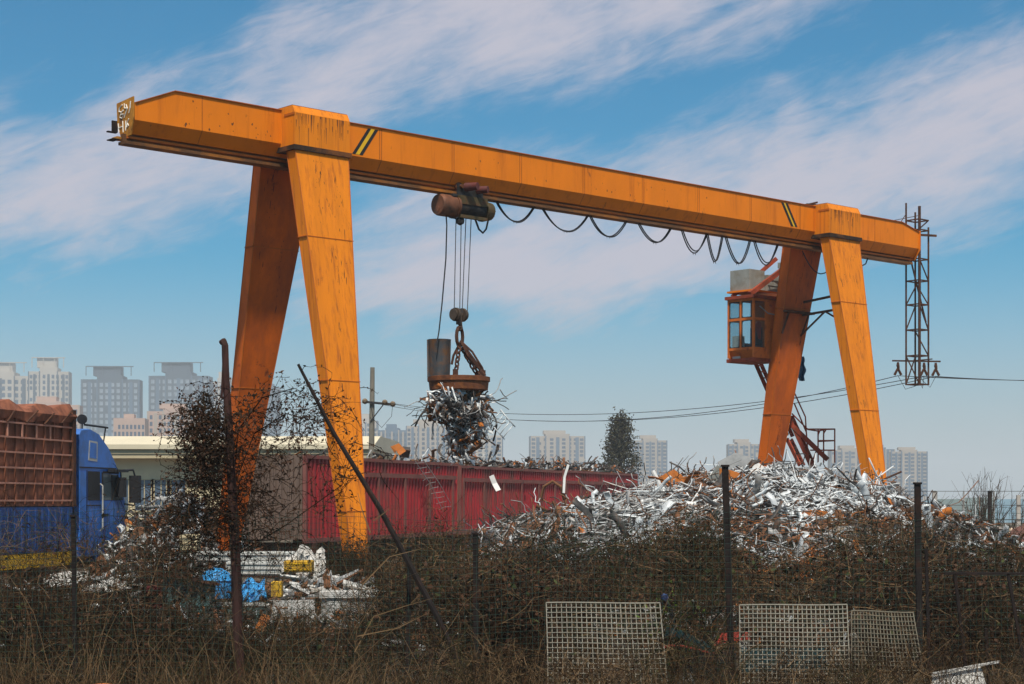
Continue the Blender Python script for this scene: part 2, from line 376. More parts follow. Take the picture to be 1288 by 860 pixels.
# ------------------------------------------------------------------ ground and air
FAR = 5200
b = MB(); b.add([(-2600, -30, 0), (2600, -30, 0), (2600, FAR, 0), (-2600, FAR, 0)], [(0, 1, 2, 3)])
tag(b.build('ground', 'ground'), kind='structure')
g = NB(); uu = np.linspace(6, 60, 14); vv = np.linspace(52, 120, 16)
UU, VV = np.meshgrid(uu, vv, indexing='ij')
xx = X_at(1060, VV) + (UU - 6) * 1.2 + np.sin(VV * .31) * 1.5 * (UU < 8)
g.grid(np.stack([xx, VV, .02 + .10 * np.abs(np.sin(xx * .25) * np.sin(VV * .18))], -1).reshape(-1, 3), 14, 16, 0)
tag(g.build('sandy_ground', ['sand']), kind='structure')
g = NB(); UU, VV = np.meshgrid(np.linspace(-1, 1, 25), np.linspace(-1, 1, 25), indexing='ij')
R = np.clip(1 - np.sqrt(UU ** 2 + VV ** 2), 0, 1)
g.grid(np.stack([X_at(1345, 44) + UU * 2.9, 44 + VV * 3, .0 - .02 + 2.1 * R ** .85 + .06 * rng.normal(size=R.shape) * (R > 0)], -1).reshape(-1, 3), 25, 25, 0)
tag(g.build('earth_mound', ['earth']), kind='structure')

hm = bpy.data.materials.new('haze'); hm.use_nodes = True; hn = hm.node_tree
for n in list(hn.nodes): hn.nodes.remove(n)
ho = hn.nodes.new('ShaderNodeOutputMaterial'); pv = hn.nodes.new('ShaderNodeVolumePrincipled')
pv.inputs['Color'].default_value = (.86, .93, .98, 1); pv.inputs['Density'].default_value = .00042; pv.inputs['Anisotropy'].default_value = .0
hn.links.new(pv.outputs[0], ho.inputs['Volume'])
b = MB().box((-2650, -40, -1), (2650, FAR + 50, 116))
hz = b.build('haze', hm); tag(hz, kind='stuff')

# ------------------------------------------------------------------ gantry crane
P1 = Vector((-4.42, 36.67, 0)); D = Vector((.7408, .6718, 0)); Nn = Vector((.6718, -.7408, 0))
SPAN, T0, T1 = 17.6, -4.10, 21.75
def C(t, n, z): return P1 + D * t + Nn * n + Vector((0, 0, z))
def t_of(px, n=0.):
    k = (px - CX); x0 = P1.x + Nn.x * n; y0 = P1.y + Nn.y * n
    return (k * y0 - F * x0) / (F * D.x - k * D.y)
def z_of(py, t, n=0.): return EYE + (HY - py) / F * C(t, n, 0).y

crane = thing('gantry_crane', 'large weathered orange gantry crane with two splayed leg pairs over the scrap yard', 'gantry crane', C(0, 0, 0))
HW = .28
def girder_sec(t, ztop, zb=0.):
    zf = 9.32 + zb; z0 = 9.075 + zb
    return [C(t, *q) for q in ((-HW, ztop), (HW, ztop), (HW, zf), (.11, z0), (-.11, z0), (-HW, zf))]
b = MB()
b.loft([girder_sec(T0, 9.64), girder_sec(-3.22, 10.0), girder_sec(20.9, 10.0), girder_sec(T1, 9.80)])
# top flange, a thin dark-edged plate standing proud
fl = lambda t, z: [C(t, -HW - .03, z + .003), C(t, HW + .03, z + .003), C(t, HW + .03, z + .018), C(t, -HW - .03, z + .018)]
b.loft([fl(T0, 9.64), fl(-3.22, 10.0), fl(20.9, 10.0), fl(T1, 9.80)], 1)
for t in list(np.arange(-2.6, -1, 1.9)) + list(np.arange(1.9, 16.4, 2.05)) + [19.6]:      # weld seams
    b.loft([[C(t + e, HW + q, 9.98), C(t + e, HW + q, 9.325), C(t + e, .11 + q, 9.08), C(t + e, HW - .02, 9.33), C(t + e, HW - .02, 9.97)] for e, q in ((0, .004), (.022, .004))], 1)
b.loft([[C(T1 + e, *q) for q in ((-.32, 9.84), (.32, 9.84), (.32, 9.28), (.14, 9.0), (-.14, 9.0), (-.32, 9.28))] for e in (.003, .03)])
girder = b.build('girder', ['orange', 'orange_dark'], crane)
b = MB()
b.box((T0 - .12, -.05, 8.93), (T1 - .1, .05, 9.072), 0, C)
b.box((T0 - .12, -.14, 8.87), (T1 - .1, .14, 8.928), 0, C)
b.box((T0 - .05, .052, 8.985), (T1 - .1, .10, 9.03), 1, C)
b.build('runway_rail', ['rail', 'orange_dark'], girder)
b = MB()      # small rust pits and inspection holes on the web
for k in range(46):
    t_ = random.choice([random.uniform(-3, -.9), random.uniform(.9, 16.5), random.uniform(5, 12)]); z_ = random.choice([9.40, 9.55, 9.80]) + random.gauss(0, .06)
    z_ = min(9.95, max(9.36, z_)); w_ = random.uniform(.006, .022) * (2.2 if k < 2 else 1); pts = []
    for q in range(7):
        an = 2 * math.pi * q / 7; rr_ = w_ * random.uniform(.5, 1.2); pts.append(C(t_ + math.cos(an) * rr_, HW + .003, z_ + math.sin(an) * rr_ * random.uniform(1, 2.2)))
    b.add(pts, [tuple(range(7))])
for t_ in np.arange(1.9, 16.4, 2.05):      # backing strips along the seams
    b.box((t_ - .05, HW - .01, 9.33), (t_ - .044, HW + .006, 9.98), 0, C)
b.build('rust_marks', 'rust', girder)['kind'] = 'stuff'
# end plate with brackets and chalked strokes
b = MB(); tp = T0 - .05
b.loft([[C(tp + e, *q) for q in ((-.33, 9.72), (.30, 9.76), (.30, 9.35), (.20, 9.03), (-.16, 9.03), (-.30, 9.30))] for e in (0, .03)])
b.box((tp - .10, -.35, 9.16), (tp + .02, -.31, 9.38), 1, C); b.box((tp - .20, -.37, 9.14), (tp - .0, -.30, 9.165), 1, C)
b.box((tp - .16, -.22, 8.97), (tp + .05, -.02, 9.02), 0, C); b.box((tp - .26, -.25, 8.95), (tp - .12, .0, 8.97), 1, C)
plate = b.build('end_plate', ['plate', 'postdark'], crane)
b = MB()
strokes = [[(-.10, 9.66), (-.20, 9.62), (-.22, 9.55), (-.13, 9.52), (-.06, 9.55)], [(-.02, 9.67), (-.01, 9.58), (.10, 9.56)], [(.05, 9.64), (.10, 9.56), (.02, 9.46)],
           [(.22, 9.68), (.20, 9.55), (.15, 9.46)], [(-.15, 9.49), (-.19, 9.43), (-.11, 9.40), (-.04, 9.47), (-.14, 9.48)], [(.04, 9.50), (-.02, 9.40)],
           [(-.25, 9.32), (-.22, 9.14)], [(-.23, 9.23), (-.10, 9.24)], [(-.08, 9.34), (-.06, 9.12)], [(.04, 9.33), (.03, 9.14)], [(.15, 9.35), (.07, 9.26), (.08, 9.19), (.14, 9.22), (.10, 9.27)]]
for st in strokes: b.tube([C(tp - .006, -n_ * 1.0, z_) for n_, z_ in [(-q[0], q[1]) for q in st]], .013, 0, 5)
b.build('lettering', 'white_letter', plate)
# warning stripes on the web
def stripes(t0, lean, ws):
    b = MB()
    for k, (off, w, mi) in enumerate(ws):
        a = t0 + off
        b.hexa([C(a, HW - .01, 9.36), C(a + w, HW - .01, 9.36), C(a + w + lean, HW - .01, 9.955), C(a + lean, HW - .01, 9.955),
                C(a, HW + .005 + .001 * mi, 9.36), C(a + w, HW + .005 + .001 * mi, 9.36), C(a + w + lean, HW + .005 + .001 * mi, 9.955), C(a + lean, HW + .005 + .001 * mi, 9.955)], mi)
    b.build('warning_stripe', ['yellow', 'black'], girder)
ta = t_of(443, HW)
stripes(ta, .42, [(0, .085, 1), (.087, .10, 0), (.189, .085, 1)])
tb = t_of(995, HW)
stripes(tb, -.42, [(0, .10, 1), (.102, .07, 0), (.174, .10, 1)])
# leg heads
for t in (0, SPAN):
    b = MB(); w = .70
    sec = lambda tt: [C(tt, *q) for q in ((-.76, 9.24), (-.76, 9.90), (-.68, 10.05), (.68, 10.05), (.76, 9.90), (.76, 9.24))]
    b.loft([sec(t - w), sec(t + w)])
    b.box((t - w - .03, -.79, 9.14), (t + w + .03, .79, 9.237), 1, C)
    b.box((t - w - .012, .40, 9.85), (t - w - .003, .765, 9.9), 2, C)
    for k in range(46):
        tt = t + random.uniform(-w + .03, w - .03); z1_ = random.choice([9.89, 9.89, 9.6 + random.random() * .25]); L_ = random.uniform(.05, .42) ; wd = random.uniform(.003, .012)
        b.add([C(tt - wd, .7635, z1_), C(tt + wd, .7635, z1_), C(tt + wd * .3, .7635, z1_ - L_), C(tt - wd * .3, .7635, z1_ - L_)], [(0, 1, 2, 3)], 3)
    b.box((t - w + .004, -.75, 10.052), (t + w - .004, .67, 10.062), 3, C)
    b.build('leg_head', ['orange_leg', 'gap', 'orange_dark', 'rust'], crane)
# legs: (span position, n of the outer face at z 9.1 and at z 0, near side?)
def leg(t, na, nb, name_mat, extra):
    th = .30; sgn = 1 if na > 0 else -1
    def sec(z):
        k = z / 9.1; n = nb + (na - nb) * k; w = (.29 + extra + (.116 - extra / 9.1) * z) / 2
        n0, n1 = (n - th, n) if sgn > 0 else (n, n + th)
        return [C(t - w, n0, z), C(t + w, n0, z), C(t + w, n1, z), C(t - w, n1, z)]
    b = MB(); b.loft([sec(z) for z in (.62, 3., 6., 9.135)])
    for z in (7.35, 4.4, 1.75):      # flange joints
        s0 = sec(z); c = sum((Vector(p) for p in s0), Vector()) / 4
        ring = lambda zz: [c + (Vector(p) - c) * 1.03 + Vector((0, 0, zz - z)) + (Vector(p) - c).normalized() * .008 for p in s0]
        b.loft([ring(z), ring(z + .018)], 1)
    # edge welds
    for i in (0, 1, 2, 3):
        b.tube([sec(.62)[i], sec(9.13)[i]], .012, 1, 4)
    # ragged rust scabs of peeled paint
    cl = [(random.uniform(.15, .88), z_) for z_ in (8.7, 8.5, 8.1, 7.1, 6.8, 4.15, 3.9, random.uniform(1.5, 6))]
    for k in range(110):
        cf, cz = random.choice(cl); z = min(8.95, max(.8, cz + random.gauss(0, .38))); f = min(.95, max(.05, cf + random.gauss(0, .06)))
        s0 = sec(z); a, bb_ = Vector(s0[3]), Vector(s0[2])
        if sgn < 0: a, bb_ = Vector(s0[3]), Vector(s0[2])
        p = a.lerp(bb_, f); q1 = sec(z + .5)
        up = (Vector(q1[3]).lerp(Vector(q1[2]), f) - p).normalized(); ax = (bb_ - a).normalized(); nor = ax.cross(up); nor = nor if nor.dot(Nn) > 0 else -nor
        pts = []; m_ = random.randint(5, 9); sx = random.uniform(.003, .013); sz = sx * random.choice([.8, 1.5, 4, 9, 14])
        for q in range(m_):
            r_ = random.uniform(.35, 1.15); an = 2 * math.pi * q / m_
            pts.append(p + ax * math.cos(an) * sx * r_ + up * math.sin(an) * sz * r_ + nor * .003)
        b.add(pts, [tuple(range(m_))], 2)
    return b.build('leg', [name_mat, 'orange_dark', 'rust_dark'], crane)
FEET = {(0, 1): 2.17, (0, -1): -3.2, (1, 1): 2.32, (1, -1): -2.62}
leg(0, .75, 2.17, 'orange_leg', 0); leg(0, -.76, -3.2, 'orange_red', 0)
leg(SPAN, .74, 2.32, 'orange_leg', .10); leg(SPAN, -.86, -2.62, 'orange_red', .10)
for k, t in ((0, 0), (1, SPAN)):
    n0, n1 = FEET[(k, -1)] - .5, FEET[(k, 1)] + .5
    b = MB(); b.box((t - .2, n0, .32), (t + .2, n1, .62), 0, C)
    for n_ in (n0 + .15, n1 - .15): b.cyl(C(t - .07, n_, .21), C(t + .07, n_, .21), .2, m=1)
    b.build('end_carriage', ['rust_dark', 'darksteel'], crane)
# cross braces between the right-hand leg pair
b = MB()
for a, c_, w in ((C(SPAN + .3, -1.05, 7.55), C(SPAN - .2, .95, 7.62), .06), (C(SPAN + .3, -1.0, 7.2), C(SPAN - .2, .98, 7.22), .06), (C(SPAN + .1, .0, 7.22), C(SPAN - .2, 1.1, 6.7), .04),
                 (C(SPAN + .1, .0, 7.22), C(SPAN + .35, -1.1, 6.6), .04)):
    b.bar(a, c_, w)
ns = -.86
b.build('brace', 'rust_dark', crane)
b = MB()       # narrow bracket fixed across the inner face of the far leg
zc = 7.25; na = -.86 + (-2.62 + .86) * (1 - zc / 9.1) + .30
b.box((SPAN - .6, na + .004, zc - .03), (SPAN + .62, na + .16, zc + .03), 0, C)
b.bar(C(SPAN - .45, na + .08, zc - .03), C(SPAN - .62, na - .02, zc - .62), .05); b.bar(C(SPAN + .42, na + .1, zc - .03), C(SPAN + .3, na - .05, zc - .6), .05)
b.build('bracket', 'rust_dark', crane)

# operator cab hung beside the far right leg
DN = -1.36; DT = t_of(948, -.10 + DN) - t_of(948, -.10)
A0, A1, B0, B1, Z0, Z1 = 14.76 + DT, 17.45, -1.06 + DN, -.10 + DN, 5.86, 7.72
def CC(t, n, z): return C(t + DT, n + DN, z)
b = MB(); pw = .06
for t in (A0, A0 + .50, A1 - pw):
    for n_ in (B0, B1 - pw): b.box((t, n_, Z0 + .12), (t + pw, n_ + pw, Z1 - .1), 0, C)
b.box((A0 + .004, (B0 + B1) / 2 - .03, Z0 + .33), (A0 + pw, (B0 + B1) / 2 + .03, Z1 - .1), 0, C)
for z in (Z0 + .33, Z0 + 1.16, Z1 - .16):
    b.box((A0 + .002, B0 + pw, z), (A0 + pw - .002, B1 - pw, z + .07), 0, C)
    for n_ in (B0 + .002, B1 - pw + .002): b.box((A0 + pw, n_, z), (A0 + .50, n_ + pw - .004, z + .07), 0, C)
for n_ in (B0 + .012, B1 - .042):
    b.box((A0 + .56, n_, Z0 + .1), (A1 - pw, n_ + .03, Z1 - .1 if n_ > -1.9 else Z0 + .6), 0, C)
    b.box((A0 + pw, n_, Z0 + .1), (A0 + .50, n_ + .03, Z0 + .33), 0, C)
b.box((A1 - .03, B0 + pw, Z0 + .1), (A1 - .005, B1 - pw, Z1 - .1), 0, C)
b.hexa([C(A0 + .18, B0 + .02, Z0 + .04), C(A0 + .21, B0 + .02, Z0 + .04), C(A0 + .21, B1 - .02, Z0 + .04), C(A0 + .18, B1 - .02, Z0 + .04),
        C(A0 + .01, B0 + .02, Z0 + .33), C(A0 + .04, B0 + .02, Z0 + .33), C(A0 + .04, B1 - .02, Z0 + .33), C(A0 + .01, B1 - .02, Z0 + .33)], 0)
b.box((A0 - .02, B0 - .02, Z0), (A1 + .02, B1 + .02, Z0 + .1), 1, C)
b.box((A0 - .06, B0 - .05, Z1 - .09), (A1 + .06, B1 + .06, Z1), 1, C)
cabo = b.build('operator_cab', ['cab', 'redrust'], crane)
mid = (B0 + B1) / 2
def pane(p, q, fn):
    bb_ = MB(); bb_.box(p, q, 0, fn); return bb_.build('window', 'glass', cabo)
for n0, n1 in ((B0 + pw, mid - .03), (mid + .03, B1 - pw)):
    for z0, z1 in ((Z0 + .40, Z0 + 1.16), (Z0 + 1.23, Z1 - .16)):
        w = pane((A0 + .025, n0, z0), (A0 + .033, n1, z1), C)
        bb_ = MB()
        for q in (((A0 + .008, n0, z0), (A0 + .022, n0 + .022, z1)), ((A0 + .008, n1 - .022, z0), (A0 + .022, n1, z1)), ((A0 + .008, n0 + .022, z0), (A0 + .022, n1 - .022, z0 + .022)), ((A0 + .008, n0 + .022, z1 - .022), (A0 + .022, n1 - .022, z1))):
            bb_.box(*q, 0, C)
        # rounded gasket corners
        for cn, sn in ((n0 + .022, 1), (n1 - .022, -1)):
            for cz, sz in ((z0 + .022, 1), (z1 - .022, -1)):
                bb_.loft([[C(A0 + e, cn, cz), C(A0 + e, cn + sn * .06, cz), C(A0 + e, cn + sn * .018, cz + sz * .018), C(A0 + e, cn, cz + sz * .06)] for e in (.009, .021)])
        g_ = bb_.build('gasket', 'gasket', cabo)
for n_ in (B0 + .03, B1 - .035):
    for z0, z1 in ((Z0 + .40, Z0 + 1.16), (Z0 + 1.23, Z1 - .16)):
        pane((A0 + pw, n_, z0), (A0 + .50, n_ + .008, z1), C)
        if n_ > -.5:
            bb_ = MB()
            for q in (((A0 + pw, n_ + .01, z0), (A0 + pw + .02, n_ + .03, z1)), ((A0 + .48, n_ + .01, z0), (A0 + .50, n_ + .03, z1)), ((A0 + pw + .02, n_ + .01, z0), (A0 + .48, n_ + .03, z0 + .02)), ((A0 + pw + .02, n_ + .01, z1 - .02), (A0 + .48, n_ + .03, z1))):
                bb_.box(*q, 0, C)
            bb_.build('gasket', 'gasket', cabo)
bb_ = MB(); bb_.box((A0 + .36, mid - .2, Z0 + .1), (A0 + .72, mid + .2, Z0 + .5), 0, C); bb_.box((A0 + .66, mid - .2, Z0 + .5), (A0 + .72, mid + .2, Z0 + 1.0), 0, C)
bb_.box((A0 + .1, B0 + .1, Z0 + .1), (A0 + .3, B0 + .38, Z0 + .75), 1, C)
bb_.build('seat', ['darksteel', 'greywhite'], cabo)
bb_ = MB(); bb_.loft([[C(A0 + .36 + q * .05, B1 - .14 + .02 * math.sin(q * 3), Z0 + .70), C(A0 + .44, B1 - .10, Z0 + .62), C(A0 + .40, B1 - .18, Z0 + .66)] for q in (0,)] +
                     [[C(A0 + .20, B1 - .12, Z0 + 1.05), C(A0 + .44, B1 - .09, Z0 + 1.08), C(A0 + .36, B1 - .2, Z0 + 1.06)]] + [[C(A0 + .30, B1 - .12, Z0 + 1.13), C(A0 + .36, B1 - .11, Z0 + 1.14), C(A0 + .33, B1 - .16, Z0 + 1.13)]])
tag(bb_.build('red_jacket', 'scarlet', loc=C(A0 + .3, B1 - .14, Z0 + .6)), 'red jacket hanging behind the lower side window of the orange cab', 'jacket')
# grey cabinet on a tray above the cab, hanger beam
b = MB(); b.box((14.95, -1.12, 7.90), (15.62, -.42, 8.48), 0, CC); b.box((15.64, -.98, 7.90), (16.55, -.32, 8.36), 0, CC)
for z in (8.05, 8.2): b.box((15.64, -.318, z), (16.55, -.308, z + .015), 1, CC)
b.build('electrical_cabinet', ['grey_steel', 'darksteel'], crane)
b = MB(); b.box((14.85, -1.16, 7.84), (16.7, -.24, 7.89), 0, CC); b.build('tray', 'orange', crane)
b = MB(); b.bar(CC(14.75, -.22, 7.74), CC(16.45, .1, 8.86), .11, .13); b.bar(CC(14.9, -1.0, 7.74), CC(16.0, -.3, 8.85), .09, .11)
b.box((16.2, -.42, 8.60), (16.62, -.08, 8.76), 1, CC); b.bar(CC(16.5, -.2, 8.72), CC(16.55, -.1, 8.95), .03)
b.build('hanger_beam', ['redrust', 'grey_steel'], crane)
b = MB(); lp = [CC(15.6, -.20, 8.25), CC(16.1, -.05, 7.95), CC(16.3, -.02, 7.4), CC(15.9, -.02, 7.18), CC(15.3, -.03, 7.22), CC(14.95, -.04, 7.4)]
b.tube(lp, .018, 0, 5); b.build('hose', 'grey_steel', crane)

# stair from the cab down behind the far leg
b = MB()
Ys = 50.6
def S(px, py, dY=0.): return P(px, py, Ys + dY)
def stair_run(a, c_, wid, n_, mats_off=0):
    a, c_ = Vector(a), Vector(c_)
    off = Vector((.38, .92, 0)) * wid
    b.bar(a, c_, .05, .11); b.bar(a + off, c_ + off, .05, .11)
    for k in range(n_):
        p = a.lerp(c_, (k + .5) / n_); b.bar(p, p + off, .06, .022)
stair_run(S(946, 447), S(990, 548), .7, 13); stair_run(S(991, 522), S(1021, 588), .45, 6)
stair_run(S(990, 552), S(1006, 585, -.5), .5, 5)
b.bar(S(994, 533), S(1041, 578), .09, .13)
stairs = b.build('stair', 'redrust', crane)
b = MB(); r = .022
b.tube([S(997, 489), S(1013, 524), S(1014, 540), S(1017, 582)], r, 0, 5); b.tube([S(999, 507), S(1014, 543)], r, 0, 5)
b.tube([S(996, 520), S(1016, 540)], r, 0, 5)
b.tube([S(1016, 540), S(1029, 542), S(1038, 540), S(1050, 539.5)], r, 0, 5)
b.tube([S(1029, 582), S(1029, 547), S(1031, 541.5)], r, 0, 5); b.tube([S(1036, 580), S(1036, 545), S(1039, 540)], r, 0, 5)
b.tube([S(1029, 555), S(1050, 554)], r, 0, 5); b.tube([S(1019, 566), S(1050, 566)], r, 0, 5); b.tube([S(1029, 561), S(1021, 582)], r, 0, 5)
for dy, x0, x1 in ((539.5, 1016, 1050), (554, 1029, 1050)): b.tube([S(x0, dy, .6), S(x1, dy, .6)], r, 0, 5)
for x_, y_ in ((1029, 541), (1036, 540), (1050, 539.5)): b.tube([S(x_, y_), S(x_, y_, .6), S(x_, 582, .6)], r, 0, 5)
b.build('handrail', 'redrust', stairs)

# lattice mast at the right end carrying the current collectors
b = MB(); tq, nq, sd = 21.80, -.20, .46
cor = lambda k: (tq + (sd if k in (1, 2) else 0), nq + (sd if k in (2, 3) else 0))
ZT, ZB = 10.45, 5.36
for k in range(4):
    t, n_ = cor(k); b.bar(C(t, n_, ZB), C(t, n_, (10.72, 10.5, 10.0, 10.55)[k]), .045)
b.bar(C(tq + .24, nq + .3, 5.35), C(tq + .24, nq + .3, 10.62), .07)
levels = [5.38, 6.22, 6.98, 7.72, 8.42, 9.05, 9.9, 10.2]
for i, z in enumerate(levels):
    for k in range(4):
        a, c_ = cor(k), cor((k + 1) % 4); b.bar(C(*a, z), C(*c_, z), .035)
for i in range(len(levels) - 1):
    for k in range(4):
        if (i * 3 + k * 2) % 5 in (0, 1): 
            a, c_ = cor(k), cor((k + 1) % 4)
            if i % 2: a, c_ = c_, a
            b.bar(C(*a, levels[i]), C(*c_, levels[i + 1]), .028)
b.bar(C(tq - .02, nq + .1, 9.3), C(tq + .4, nq + .42, 7.2), .09, .02)
b.tube([C(21.2, 0, 10.02), C(tq, nq, 10.4)], .012, 0, 4); b.tube([C(20.6, 0, 10.02), C(tq, nq + sd, 10.3)], .012, 0, 4)
b.bar(C(tq + .1, .2, 9.75), C(tq + .62, .42, 9.75), .06)
mast = b.build('collector_mast', 'rust_dark', crane)
b = MB(); zc = 6.10
b.bar(C(tq - .1, -.62, zc), C(tq + .55, .62, zc - .06), .045); b.bar(C(tq + .4, -.35, zc + .0), C(tq + .45, .4, zc + .02), .03)
b.build('crossarm', 'rust_dark', mast)
INS = []
for f in (.12, .66, .9):
    p = C(tq - .1, -.62, zc - .04).lerp(C(tq + .55, .62, zc - .1), f); INS.append(p + Vector((0, 0, -.40)))
    b = MB(); b.tube([p, p + Vector((0, 0, -.10)), p + Vector((.02, 0, -.2))], [.03, .05, .035], 0, 8)
    for s_ in (-1, 1): b.tube([p + Vector((0, 0, -.18)), p + Vector((.10 * s_, 0, -.38))], [.035, .04], 0, 7)
    b.build('collector_shoe', 'rust_dark', mast)
b = MB()
for i, p in enumerate(INS):
    q = C(tq + .24, nq + .3, 5.5 + .1 * i); b.tube([p, p.lerp(q, .35) + Vector((0, 0, -.35)), p.lerp(q, .8) + Vector((0, 0, -.2)), q], .009, 0, 4)
b.build('wiring', 'cable', mast); b = MB()
b.tube([C(18.6, 0, 8.92), C(18.9, .05, 8.45), C(19.5, .05, 8.7), C(19.7, 0, 8.95)], .02, 0, 5)
b.build('wiring', 'cable', mast)
b = MB(); b.cyl(C(16.9, 0, 10.03), C(17.3, 0, 10.05), .1); b.box((16.8, -.2, 10.02), (17.5, .2, 10.10), 0, C); b.bar(C(17.0, -.2, 10.1), C(17.6, -.2, 10.26), .05)
b.build('top_gear', 'rust_dark', crane)

# festoon cables
loops = [(623, 673, 278), (681, 741, 290), (741, 789, 297), (802, 845, 304.5), (857, 890, 318), (889, 909, 329), (912, 944, 331), (948, 979, 333)]
fest = thing('festoon_cable', 'black double festoon cable looping below the orange crane girder', 'cable', C(6, 0, 8.9))
for i, (x0, x1, yl) in enumerate(loops):
    a, c_ = C(t_of(x0), -.02, 8.92), C(t_of(x1), -.02, 8.92); tm = t_of((x0 + x1) / 2); zl = z_of(yl, tm)
    b = MB()
    for e in (0, 1):
        pts = []; q = random.uniform(.9, 1.06) if e else 1
        sk = random.uniform(-.1, .1)
        for k in range(15):
            f = k / 14; ff = f + sk * f * (1 - f)
            p = a.lerp(c_, f); s = 1 - abs(2 * ff - 1) ** 2.3
            p = p + Nn * (.05 * e + .03 * math.sin(f * 6)); p.z = 8.92 - (8.92 - zl) * s * q; pts.append(p)
        b.tube(pts, .017, 0, 5)
    b.cyl(a + Vector((0, 0, .03)), a + Vector((0, 0, -.06)), .03, n=8); b.cyl(c_ + Vector((0, 0, .03)), c_ + Vector((0, 0, -.06)), .03, n=8)
    pl = a.lerp(c_, .5); pl.z = zl
    for e in (-.04, .05): b.tube([pl + D * e, pl + D * e + Vector((.01, 0, -.05))], .008, 0, 4)
    b.build('cable_loop', 'cable', fest)
b = MB(); pa, pb = C(16.95, -.2, 8.85), C(18.2, .1, 8.9)
b.tube([pa.lerp(pb, k / 10) + Vector((0, 0, -.62 * (1 - (2 * k / 10 - 1) ** 2))) for k in range(11)], .016, 0, 5); b.build('cable_loop', 'cable', fest)

# ------------------------------------------------------------------ hoist, hook, magnet
th = t_of(583); zc = 8.60
hoist = thing('electric_hoist', 'dark electric rope hoist with rusty motor end hanging below the girder', 'hoist', C(th, 0, zc))
def H(t, n, z): return C(th + t, n, zc + z)
b = MB(); b.cyl(H(-.30, .04, 0), H(.50, .04, 0), .20, n=24)
for t in np.arange(-.27, .5, .035): b.tube([H(t, .04, 0), H(t + .02, .04, 0)], [.206, .206], 0, 24)
b.build('drum', 'darksteel', hoist, True)
b = MB(); b.cyl(H(-.80, .04, 0), H(-.74, .04, 0), .225, .25, n=24); b.cyl(H(-.74, .04, 0), H(-.34, .04, 0), .25, n=24); b.cyl(H(-.36, .04, 0), H(-.30, .04, 0), .27, n=24)
b.cyl(H(-.81, .04, -.1), H(-.79, .04, -.1), .07, n=10)
b.build('motor', 'drumrust', hoist, True)
b = MB(); b.cyl(H(.50, .04, 0), H(.56, .04, 0), .25, n=24); b.cyl(H(.56, .04, 0), H(.76, .04, 0), .23, .2, n=24)
for k in range(8): a = k * math.pi / 4; b.cyl(H(.77, .04 + .15 * math.cos(a), .15 * math.sin(a)), H(.79, .04 + .15 * math.cos(a), .15 * math.sin(a)), .025, n=8)
b.build('gearbox', 'olive', hoist, True)
b = MB(); b.box((-.36, -.12, .17), (.52, .24, .24), 0, H); b.box((-.32, .24, .05), (.50, .265, .24), 0, H); b.box((-.3, .16, -.26), (.50, .26, -.19), 0, H)
for t in (-.2, .22): b.box((t - .05, -.06, .24), (t + .05, .06, .40), 0, H)
b.build('hoist_frame', 'olive', hoist)
b = MB()
for n_ in (-.2, .2): b.box((-.36, n_ - .015, .24), (.40, n_ + .015, .50), 0, H)
b.box((-.5, -.14, .2), (-.3, .22, .26), 0, H); b.build('trolley_plate', 'darksteel', hoist)
for t in (-.26, .26):
    for n_ in (-.12, .12):
        b = MB(); b.cyl(H(t, n_ - .04, .44), H(t, n_ + .04, .44), .105, n=14); b.cyl(H(t, n_, .44), H(t, n_ + (.16 if n_ > 0 else -.16), .44), .045, n=10)
        b.build('trolley_wheel', 'rust', hoist, True)
b = MB(); b.cyl(H(-.16, .26, .43), H(-.05, .55, .43), .10, .085, n=14); b.build('trolley_motor', 'redmotor', hoist, True)
b = MB(); b.cyl(H(.18, .26, .40), H(.30, .5, .40), .09, .08, n=14); b.build('trolley_motor', 'redmotor', hoist, True)
b = MB()
c0 = H(-.22, .14, -.32); b.loft([[c0 + Vector((math.cos(a) * r_, math.sin(a) * r_, z)) for a in (k * math.pi / 5 for k in range(10))] for r_, z in ((.02, -.1), (.085, -.06), (.10, 0), (.085, .06), (.03, .1))])
b.tube([c0 + Vector((0, 0, .08)), H(-.22, .1, -.18)], .025, 0, 6); b.build('guide_weight', 'black', hoist, True)
zk = 6.18; ph = t_of(577)
for px, px2 in ((571.5, 570.5), (578, 577.5), (584, 580.5), (590.5, 587)):
    t = t_of(px); t2 = t_of(px2); b = MB(); b.tube([C(t, .06, zc - .16), C(t2, .02, zk + .05)], .011, 0, 5); b.build('rope', 'rope', hoist)
b = MB(); tk = t_of(577.5)
for dt in (-.13, .07): b.cyl(C(tk + dt, -.0, zk), C(tk + dt + .06, -.0, zk), .155, n=22); b.cyl(C(tk + dt - .02, 0, zk), C(tk + dt + .08, 0, zk), .05, n=12)
for dt in (-.155, .155): b.cyl(C(tk + dt - .03, 0, zk), C(tk + dt + .03, 0, zk), .13, .12, n=18)
b.box((tk - .05, -.05, zk - .22), (tk + .05, .05, zk + .04), 0, C)
hk = [C(tk, 0, zk - .15), C(tk, 0, zk - .2), C(tk + .05, 0, zk - .24), C(tk + .06, 0, zk - .30), C(tk, 0, zk - .34), C(tk - .06, 0, zk - .30)]
b.tube(hk, [.04, .04, .04, .045, .04, .015], 0, 8)
b.build('hook_block', 'hookmetal', hoist, True)
b = MB(); cp = [C(t_of(561, .1), .1, zc - .2), C(t_of(562, .1), .1, zc - .45), C(t_of(559), .05, 7.4), C(t_of(556), 0, 6.4), C(t_of(552), 0, 5.75), C(t_of(549), 0, 5.45)]
b.tube(cp, .016, 0, 6); b.tube([H(-.1, .1, -.2), H(-.25, .12, -.3), H(-.55, .1, -.24), cp[0]], .014, 0, 5)
b.tube([H(.25, .1, -.2), H(.36, .12, -.45), H(.48, .12, -.52), H(.58, .12, -.42), H(.66, .1, -.2)], .024, 0, 6)
